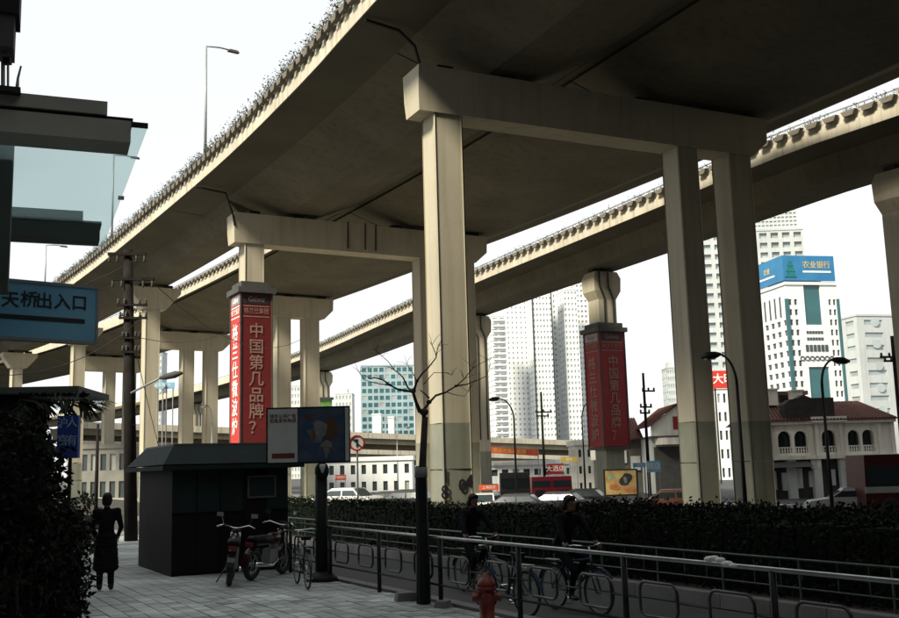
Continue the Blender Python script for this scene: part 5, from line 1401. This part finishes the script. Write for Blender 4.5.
# arcaded white house with red roof
Ya = 78; a, b = at(764, 470, Ya), at(893, 470, Ya); zf = at(800, 456, Ya).z; ze = at(800, 421, Ya).z
ah = empty('arcaded_house', ((a.x + b.x) / 2, Ya, -.85), 'white arcaded house with red tiled roof on the right', 'house')
mpx = Ya / F
def arch_wall(x0, x1, z0_, z1_, arches, y):
    """wall piece with round headed openings, built as strips with depth"""
    mb = MB(); th = .35
    xs_ = [x0]
    def slab(xa, xb, za, zb_): mb.bbox(xa, xb, y, y + th, za, zb_)
    cur = x0
    for (cx_, w_, zs0, zs1) in arches:
        slab(cur, cx_ - w_ / 2, z0_, z1_)
        slab(cx_ - w_ / 2, cx_ + w_ / 2, z0_, zs0) if zs0 > z0_ + .01 else None
        n_ = 8
        for k in range(n_):
            a0 = PI * k / n_; a1_ = PI * (k + 1) / n_
            xa, xb = cx_ - w_ / 2 * math.cos(a0), cx_ - w_ / 2 * math.cos(a1_)
            za, zb_ = zs1 + w_ / 2 * math.sin(a0), zs1 + w_ / 2 * math.sin(a1_)
            mb.extr([(xa, y, za), (xb, y, zb_), (xb, y, z1_), (xa, y, z1_)], (0, th, 0))
        cur = cx_ + w_ / 2
    slab(cur, x1, z0_, z1_)
    return mb.build('arcade_wall', CREAM, ah)
X_ = lambda px: at(px, 440, Ya).x
Zv = lambda py: at(815, py, Ya).z
ar = []
for px0, px1 in ((778, 791.5), (794.5, 807.5), (822, 836), (848, 860), (862.5, 874.5)):
    w_ = X_(px1) - X_(px0); ar.append(((X_(px0) + X_(px1)) / 2, w_, Zv(452.5), Zv(437)))
arch_wall(X_(764), X_(893), Zv(455.5), Zv(424), ar, Ya)
for (cx_, w_, zs0, zs1) in ar:
    mb = MB(); mb.bbox(cx_ - w_ / 2 - .05, cx_ + w_ / 2 + .05, Ya + .8, Ya + .85, zs0, zs1 + w_ / 2 + .1); mb.build('window', WIND, ah)
    for k in range(5):
        x = cx_ - w_ / 2 + w_ * (k + .5) / 5; mb = MB(); mb.lathe((x, Ya + .12, zs0), [(.04, 0), (.07, .12), (.04, .35), (.05, .4)], 6); mb.build('baluster', CREAM, ah)
    mb = MB(); mb.bbox(cx_ - w_ / 2, cx_ + w_ / 2, Ya + .05, Ya + .2, zs0 + .38, zs0 + .46); mb.build('balustrade_rail', CREAM, ah)
for px in (764, 770, 811, 817, 842, 880, 893):
    mb = MB(); mb.bbox(X_(px) - .14, X_(px) + .14, Ya - .12, Ya - .002, Zv(468), Zv(424)); mb.build('pilaster', CREAM, ah)
mb = MB(); mb.bbox(X_(762), X_(895), Ya + 1.0, Ya + 9, -.9, Zv(424)); mb.build('inner_wall', WH2, ah)
mb = MB(); mb.bbox(X_(762), X_(895), Ya - .3, Ya + .5, Zv(459), Zv(455.5) - .01); mb.build('string_course', CREAM, ah)
mb = MB(); mb.bbox(X_(761), X_(896), Ya - .35, Ya + .5, Zv(424) + .005, Zv(420)); mb.build('cornice', CREAM, ah)
for px in (765, 790, 815, 842, 866, 892):
    mb = MB(); mb.bbox(X_(px) - .3, X_(px) + .3, Ya - .1, Ya + .5, -.9, Zv(459) - .005); mb.build('ground_pier', WH2, ah)
mb = MB(); mb.bbox(X_(762), X_(895), Ya + .6, Ya + .7, -.9, Zv(459.5)); mb.build('shop_front', DARKGREY, ah)
for px0, px1, py0, py1, m_ in ((767, 775, 470, 489, WH), (781, 789, 472, 490, WH2), (793, 801, 468, 488, WH), (808, 812, 471, 487, WH2), (828, 834, 470, 486, PALEWALL), (848, 858, 469, 486, PALEWALL), (786, 800, 462, 467, GREYMETAL)):
    mb = MB(); mb.bbox(X_(px0), X_(px1), Ya + .3, Ya + .58, Zv(py1), Zv(py0)); mb.build('shop_panel', m_, ah)
mb = MB(); mb.extr([(X_(766), Ya - 1.4, Zv(466.5)), (X_(766), Ya - .12, Zv(461)), (X_(766), Ya - .12, Zv(462))], (X_(806) - X_(766), 0, 0)); mb.build('awning', DARKGREY, ah)
mb = MB(); mb.extr([(X_(844), Ya - 1.4, Zv(461)), (X_(844), Ya - .12, Zv(457)), (X_(844), Ya - .12, Zv(458))], (X_(872) - X_(844), 0, 0)); mb.build('awning', PALEWALL, ah)
# tiled roof: rows of real tile courses
def tiled(root, A_, B_, C_, D_, rows, cols, m=TILE_R):
    """slope A-B (eave) to D-C (ridge) with raised courses and rolls"""
    A_, B_, C_, D_ = map(Vector, (A_, B_, C_, D_)); nrm = (B_ - A_).cross(D_ - A_).normalized()
    if nrm.z < 0: nrm = -nrm
    mb = MB()
    for i in range(rows):
        t0, t1 = i / rows, (i + 1) / rows
        a0, b0, a1_, b1 = A_.lerp(D_, t0), B_.lerp(C_, t0), A_.lerp(D_, t1), B_.lerp(C_, t1)
        mb.add([a0 + nrm * .09, b0 + nrm * .09, b1 + nrm * .02, a1_ + nrm * .02, a0, b0], ((0, 1, 2, 3), (4, 5, 1, 0)))
    for k in range(cols):
        f_ = (k + .5) / cols; mb.tube([A_.lerp(B_, f_) + nrm * .1, D_.lerp(C_, f_) + nrm * .06], .07, 5)
    return tag(mb.build('roof_tiles', m, root), kind='stuff')
rz_ = Zv(400)
tiled(ah, (X_(760), Ya - .5, Zv(421)), (X_(897), Ya - .5, Zv(421)), (X_(885), Ya + 4.5, rz_), (X_(775), Ya + 4.5, rz_), 12, 40)
tiled(ah, (X_(897), Ya + 9.5, Zv(421)), (X_(760), Ya + 9.5, Zv(421)), (X_(775), Ya + 4.5, rz_), (X_(885), Ya + 4.5, rz_), 12, 20)
for s0, s1, sx in ((X_(760), X_(775), 1), (X_(897), X_(885), 1)):
    mb = MB(); mb.add([(s0, Ya - .5, Zv(421)), (s0, Ya + 9.5, Zv(421)), (s1, Ya + 4.5, rz_)], ((0, 1, 2),)); mb.build('hip_end', TILE_R, ah)
# central parapet gable (dark) and chimneys
DKR = mat('dark_roofing', (.03, .027, .025), (.045, .04, .036), 1.5, .85, .2, spec=.15)
mb = MB(); q = [(786, 418), (786, 404), (792, 399), (800, 398), (806, 394.5), (814, 398), (836, 398), (836, 418)]
mb.extr([(X_(px), Ya - .2, Zv(py)) for px, py in q], (0, 1.2, 0)); mb.build('gable', DKR, ah)
mb = MB(); mb.bbox(X_(811), X_(846), Ya - .5, Ya - .21, Zv(422.5), Zv(417)); mb.build('gable_sill', CREAM, ah)
for px0, px1, t_ in ((784, 794, 386), (809, 820, 388)):
    mb = MB(); mb.bbox(X_(px0), X_(px1), Ya + 3, Ya + 4, Zv(402), Zv(t_)); ch_ = mb.build('chimney', CREAM, ah)
    mb = MB(); mb.bbox(X_(px0) - .1, X_(px1) + .1, Ya + 2.9, Ya + 4.1, Zv(t_) + .003, Zv(t_ - 1.5)); mb.build('chimney_cap', CREAM, ch_)
# rooftop sheds to the right
rsd = empty('rooftop_shed', (X_(845), Ya + 12, -.85), 'dark upper storey with flat roof behind the arcaded house', 'building')
mb = MB(); mb.bbox(X_(826), X_(855), Ya + 11, Ya + 15, -.9, Zv(386)); mb.build('wall', mat('brown_wall', (.16, .12, .09), (.12, .09, .07), 1, .85), rsd)
mb = MB(); mb.bbox(X_(822), X_(858), Ya + 10, Ya + 15.5, Zv(386), Zv(381.5)); mb.build('roof', DKR, rsd)
for px in (831, 838, 846):
    mb = MB(); mb.bbox(X_(px), X_(px + 4), Ya + 10.85, Ya + 11.002, Zv(397), Zv(389)); mb.build('window', WIND, rsd)
rh = empty('red_roofed_house', (X_(880), Ya + 16, -.85), 'dim red roofed house at the far right behind the utility pole', 'house')
mb = MB(); mb.bbox(X_(842), X_(912), Ya + 14, Ya + 24, -.9, Zv(418)); mb.build('wall', WH2, rh)
tiled(rh, (X_(840), Ya + 13.2, Zv(419)), (X_(914), Ya + 13.2, Zv(419)), (X_(914), Ya + 19, Zv(398)), (X_(840), Ya + 19, Zv(398)), 12, 26)
tiled(rh, (X_(914), Ya + 24.8, Zv(419)), (X_(840), Ya + 24.8, Zv(419)), (X_(840), Ya + 19, Zv(398)), (X_(914), Ya + 19, Zv(398)), 12, 12)
# gabled white house left of the dark columns
Yg = 100; gx = lambda px: at(px, 440, Yg).x; gz = lambda py: at(655, py, Yg).z
gh = empty('gabled_house', (gx(665), Yg, -.85), 'white gabled house with red tiled roof left of the dark columns', 'house')
mb = MB(); mb.extr([(gx(px), Yg, gz(py)) for px, py in ((652, 436), (652, 425), (679, 406), (706, 425), (706, 436))], (0, .4, 0)); mb.build('gable', CREAM, gh)
mb = MB(); mb.bbox(gx(650), gx(708), Yg - .6, Yg + 8, gz(438), gz(436) - .01); mb.build('floor_band', DARKGREY, gh)
mb = MB(); mb.prism([(gx(655), Yg - .2), (gx(660), Yg - 1.2), (gx(690), Yg - 1.2), (gx(700), Yg - .2), (gx(700), Yg + .3), (gx(655), Yg + .3)], gz(445), gz(438.3)); mb.build('bay', CREAM, gh)
mb = MB(); mb.bbox(gx(652), gx(706), Yg + .42, Yg + 9, -.9, gz(436)); mb.build('wall', WH2, gh)
mb = MB(); mb.bbox(gx(674), gx(682), Yg - .06, Yg - .002, gz(430), gz(417)); mb.build('window', DARKRED, gh)
mb = MB(); mb.bbox(gx(654), gx(704), Yg + .2, Yg + .41, -.9, gz(447)); mb.build('shop_front', DARKGREY, gh)
tiled(gh, (gx(650), Yg - .5, gz(427)), (gx(650), Yg + 9, gz(427)), (gx(679), Yg + 9, gz(404.5)), (gx(679), Yg - .5, gz(404.5)), 12, 10)
tiled(gh, (gx(708), Yg - .5, gz(427)), (gx(708), Yg + 9, gz(427)), (gx(679), Yg + 9, gz(404.5)), (gx(679), Yg - .5, gz(404.5)), 12, 10)
rw = empty('tiled_terrace', (gx(635), Yg + 6, -.85), 'terrace with red tiled roof between banner and gabled house', 'house')
mb = MB(); mb.bbox(gx(612), gx(652), Yg + 6, Yg + 14, -.9, gz(436)); mb.build('wall', mat('dark_shop', (.09, .085, .075), (.13, .12, .105), .8, .8), rw)
tiled(rw, (gx(610), Yg + 5.2, gz(438)), (gx(654), Yg + 5.2, gz(438)), (gx(654), Yg + 10, gz(413)), (gx(610), Yg + 10, gz(413)), 12, 18)
for px0, px1, py0, py1, m_ in ((598, 612, 446, 458, CREAM), (612, 622, 450, 462, CREAM), (624, 636, 449, 462, WH2), (640, 650, 455, 470, WH2)):
    mb = MB(); mb.bbox(gx(px0), gx(px1), Yg + 5.8, Yg + 5.98, gz(py1), gz(py0)); mb.build('shop_panel', m_, rw)

# low white buildings across the road
root, *_ = block('low_white_row', 326, 412, 461, 150, 8, 'low white building with dark windows left of the bare tree', WH, WIND, 8, 2, .42, .55, cap=False, deep=.2)
root, *_ = block('cream_row', 575, 602, 445, 118, 7, 'cream plastered building left of the right banner foot', CREAM, WIND, 3, 3, .3, .45, cap=False, single=True)
root, *_ = block('market_hall', 478, 575, 465, 132, 10, 'low pale market hall behind the red bus', WH2, WIND, 9, 2, .6, .45, cap=False)
root, *_ = block('left_row', 80, 165, 448, 140, 10, 'low grey shop row seen between the left columns', mat('dull_shop_wall', (.24, .235, .21), (.17, .165, .15), .4, .85), WIND, 9, 2, .62, .6, cap=False)
rb = empty('red_banner', at(508, 452, 128), 'long red banner above the market hall', 'banner')
a, b = at(481, 446.5, 130), at(538, 450, 130); c = (a + b) / 2
mb = MB(); mb.box(c - Vector((0, 0, .35)), ((b - a).length, .1, .8), X=(b - a).normalized()); mb.build('cloth', mat('orange_red', (.60, .09, .03), (.5, .07, .03), .8, .6), rb)
text('lettering', '欢迎光临延安路', .6, c - Vector((0, .06, .35)), (b - a), (0, -1, 0), mat('yellow_print', (.7, .5, .1), (.65, .45, .1), 3, .6), rb, depth=.01)
for q in (a, b):
    mb = MB(); mb.tube([(q.x, 130.1, -1), (q.x, 130.1, q.z)], .08, 6); mb.build('post', GREYMETAL, rb)
for x0, x1, y0, y1, Y, nm, lab, m_, tx in ((479, 499, 485, 490, 70, 'shop_board', 'orange red shop board beside the big column', MATS['orange_red'], '上海百货'), (335, 346, 475, 480, 120, 'red_board', 'small red board right of the billboard post', RED, '中国银行'),
                                       (156, 164, 382.5, 388.5, 75, 'road_sign', 'blue road sign right of the utility pole, left half', BLUE, '延安路'), (165, 174, 382.5, 388.5, 75.2, 'road_sign', 'blue road sign right of the utility pole, right half', BLUE, '东'),
                                       (633, 646, 463, 467, 84, 'blue_board', 'narrow blue board left of the tall utility pole', BLUE, '公司'), (547, 564, 464, 474, 110, 'brown_board', 'brown red patterned board above the red bus', DARKRED, '大酒店'), (561, 578, 457, 462, 112, 'yellow_board', 'yellow strip board left of the cream building', mat('yellow_board', (.45, .33, .08), (.38, .28, .07), 1, .6), '饭店'), (647, 661, 461, 472, 83, 'blue_board', 'blue shop board right of the tall utility pole', BLUE, '商店')):
    a, b = at(x0, y0, Y), at(x1, y1, Y); c = (a + b) / 2
    root = empty(nm, (c.x, Y, b.z), lab, 'sign'); mb = MB(); mb.bbox(a.x, b.x, Y, Y + .12, b.z, a.z); mb.build('panel', m_, root)
    text('lettering', tx, (a.z - b.z) * .62, (c.x, Y - .012, c.z), (1, 0, 0), (0, -1, 0), INKW, root, depth=.01)
    mb = MB()
    for x in (a.x + .1, b.x - .1): mb.tube([(x, Y + .1, -1), (x, Y + .1, b.z)], .05, 6)
    mb.build('post', GREYMETAL, root)
# colourful poster board in the hedge gap
pbd = empty('poster_board', at(620, 493, 56), 'colourful yellow and orange poster board below the right banner', 'poster')
a, b = at(605, 471, 56), at(637, 494, 56)
mb = MB(); mb.bbox(a.x - .1, b.x + .1, 56, 56.1, b.z - .08, a.z + .08); mb.build('frame', IRON, pbd)
YP = mat('yellow_poster', (.42, .34, .14), (.30, .14, .05), 1.6, .6, detail=8)
mb = MB(); mb.bbox(a.x, b.x, 55.97, 55.998, b.z, a.z); mb.build('poster_sheet', YP, pbd)
def pshape(fx, fz, rx, rz, colr, k, nm):
    pts = []
    for i in range(16):
        t_ = 2 * PI * i / 16; q_ = 1 + .2 * math.sin(2 * t_ + k) + random.uniform(-.1, .1)
        pts.append(Vector((a.x + (b.x - a.x) * (fx + rx * q_ * math.cos(t_)), 55.966 - .002 * k, b.z + (a.z - b.z) * (fz + rz * q_ * math.sin(t_)))))
    mb = MB(); mb.add(pts, (tuple(range(16)),)); mb.build(nm, mat('poster_ink_%d' % k, colr, tuple(x * .6 for x in colr), 4, .6), pbd)
pshape(.66, .62, .2, .26, (.03, .035, .04), 0, 'printed_shape'); pshape(.2, .75, .12, .14, (.30, .36, .20), 1, 'printed_shape'); pshape(.3, .3, .16, .16, (.45, .16, .05), 2, 'printed_shape'); pshape(.75, .18, .2, .1, (.48, .20, .08), 3, 'printed_shape'); pshape(.64, .6, .06, .12, (.20, .20, .18), 4, 'printed_shape')
for x in (a.x, b.x):
    mb = MB(); mb.tube([(x, 56.05, -1), (x, 56.05, a.z)], .05, 6); mb.build('post', IRON, pbd)
# round no-turn sign
ns = empty('round_sign', at(357, 470, 34), 'round no-turn sign with red rim right of the billboard', 'sign')
c = at(357, 443, 34)
mb = MB(); mb.lathe(c, [(.26, -.01), (.26, .02)], 20, 'Y'); mb.build('plate', WHITE, ns)
mb = MB(); mb.torus(c - Vector((0, .02, 0)), .235, .03, 'Y', 24, 6); mb.build('red_rim', RED, ns)
mb = MB(); mb.box(c - Vector((0, .03, 0)), (.05, .02, .26)); mb.box(c + Vector((-.05, -.03, .1)), (.16, .02, .05)); mb.box(c - Vector((0, .035, 0)), (.44, .012, .045), X=(.7, 0, -.7), Z=(.7, 0, .7)); mb.build('arrow', INKB, ns)
mb = MB(); mb.tube([(c.x, 34.05, 0), (c.x, 34.05, c.z)], .03, 8); mb.build('post', GREYMETAL, ns)

# far crossing viaduct with two decks
def far_deck(x0, y0, x1, y1, Ya_, Yb_, th, label, pier):
    a, b = at(x0, y0, Ya_), at(x1, y1, Yb_); X = (b - a); L = X.length; Xn = Vector((X.x, X.y, 0)).normalized(); N_ = Vector((Xn.y, -Xn.x, 0))
    root = empty('crossing_viaduct', ((a.x + b.x) / 2, (a.y + b.y) / 2, -1), label, 'viaduct')
    c = (a + b) / 2
    mb = MB(); mb.box(c - N_ * 4 - Vector((0, 0, th * .75)), (L, 8, th * .5), X=X.normalized(), Y=N_); mb.build('deck_slab', GIRD_SHADE, root)
    mb = MB(); mb.box(c + N_ * .1 - Vector((0, 0, th * .25)), (L, .3, th * .5), X=X.normalized(), Y=N_); mb.build('parapet', FASC, root)
    mb = MB(); mb.box(c - N_ * 4 - Vector((0, 0, th * 1.25)), (L, 4, th * .5), X=X.normalized(), Y=N_); mb.build('box_girder', GIRD_SHADE, root)
    for k in range(pier):
        q = a.lerp(b, (k + .5) / pier) - N_ * 4; mb = MB(); mb.box((q.x, q.y, (q.z - th * 1.5 - 1) / 2 - .5), (1.3, 1.3, q.z - th * 1.5 + 1), X=Xn, Y=N_); mb.build('column', CONC, root)
    return root
far_deck(60, 421, 640, 443, 185, 262, 2.4, 'upper deck of the distant road crossing behind the columns', 9)
far_deck(60, 440, 640, 458, 180, 250, 1.9, 'lower deck of the distant road crossing behind the columns', 9)

# ------------------------------------------------------------------ unseen slabs added behind and right of the viewpoint to block light
BROWN = mat('light_block_wall', (.12, .105, .09), (.09, .08, .07), .2, .85, streak=(.75, .75, .75))
for k, (cx_, cy_, w_, d_, h_, lab) in enumerate(((-40, -46, 46, 20, 40, 'unseen brown slab added to block light behind the viewpoint on the left'), (12, -50, 52, 20, 58, 'tall unseen brown slab added to block light straight behind the viewpoint'), (71, 32, 20, 54, 40, 'long unseen brown slab added to block light beyond the ramp on the right side'), (66, -52, 48, 22, 46, 'unseen brown corner slab added to block light behind the ramp'), (90, -14, 36, 26, 44, 'unseen brown slab added to close the light gap beyond the ramp'))):
    root = empty('light_block_slab', (cx_, cy_, -1), lab, 'building')
    O = Vector((cx_ - w_ / 2, cy_ - d_ / 2, -1)); fl_ = int(h_ / 3.4)
    for O_, X_s, N_s, W_s in ((O, Vector((1, 0, 0)), Vector((0, -1, 0)), w_), (O + Vector((w_, 0, 0)), Vector((0, 1, 0)), Vector((1, 0, 0)), d_), (O + Vector((w_, d_, 0)), Vector((-1, 0, 0)), Vector((0, 1, 0)), w_), (O + Vector((0, d_, 0)), Vector((0, -1, 0)), Vector((-1, 0, 0)), d_)):
        facade(root, O_, X_s, N_s, W_s, h_, grid(0, W_s, max(3, int(W_s / 3.2)), .5), grid(0, h_, fl_, .5), BROWN, WIND, .25)
    mb = MB(); mb.bbox(O.x - .2, O.x + w_ + .2, O.y - .2, O.y + d_ + .2, h_ - 1, h_ - .3); mb.build('roof', BROWN, root)
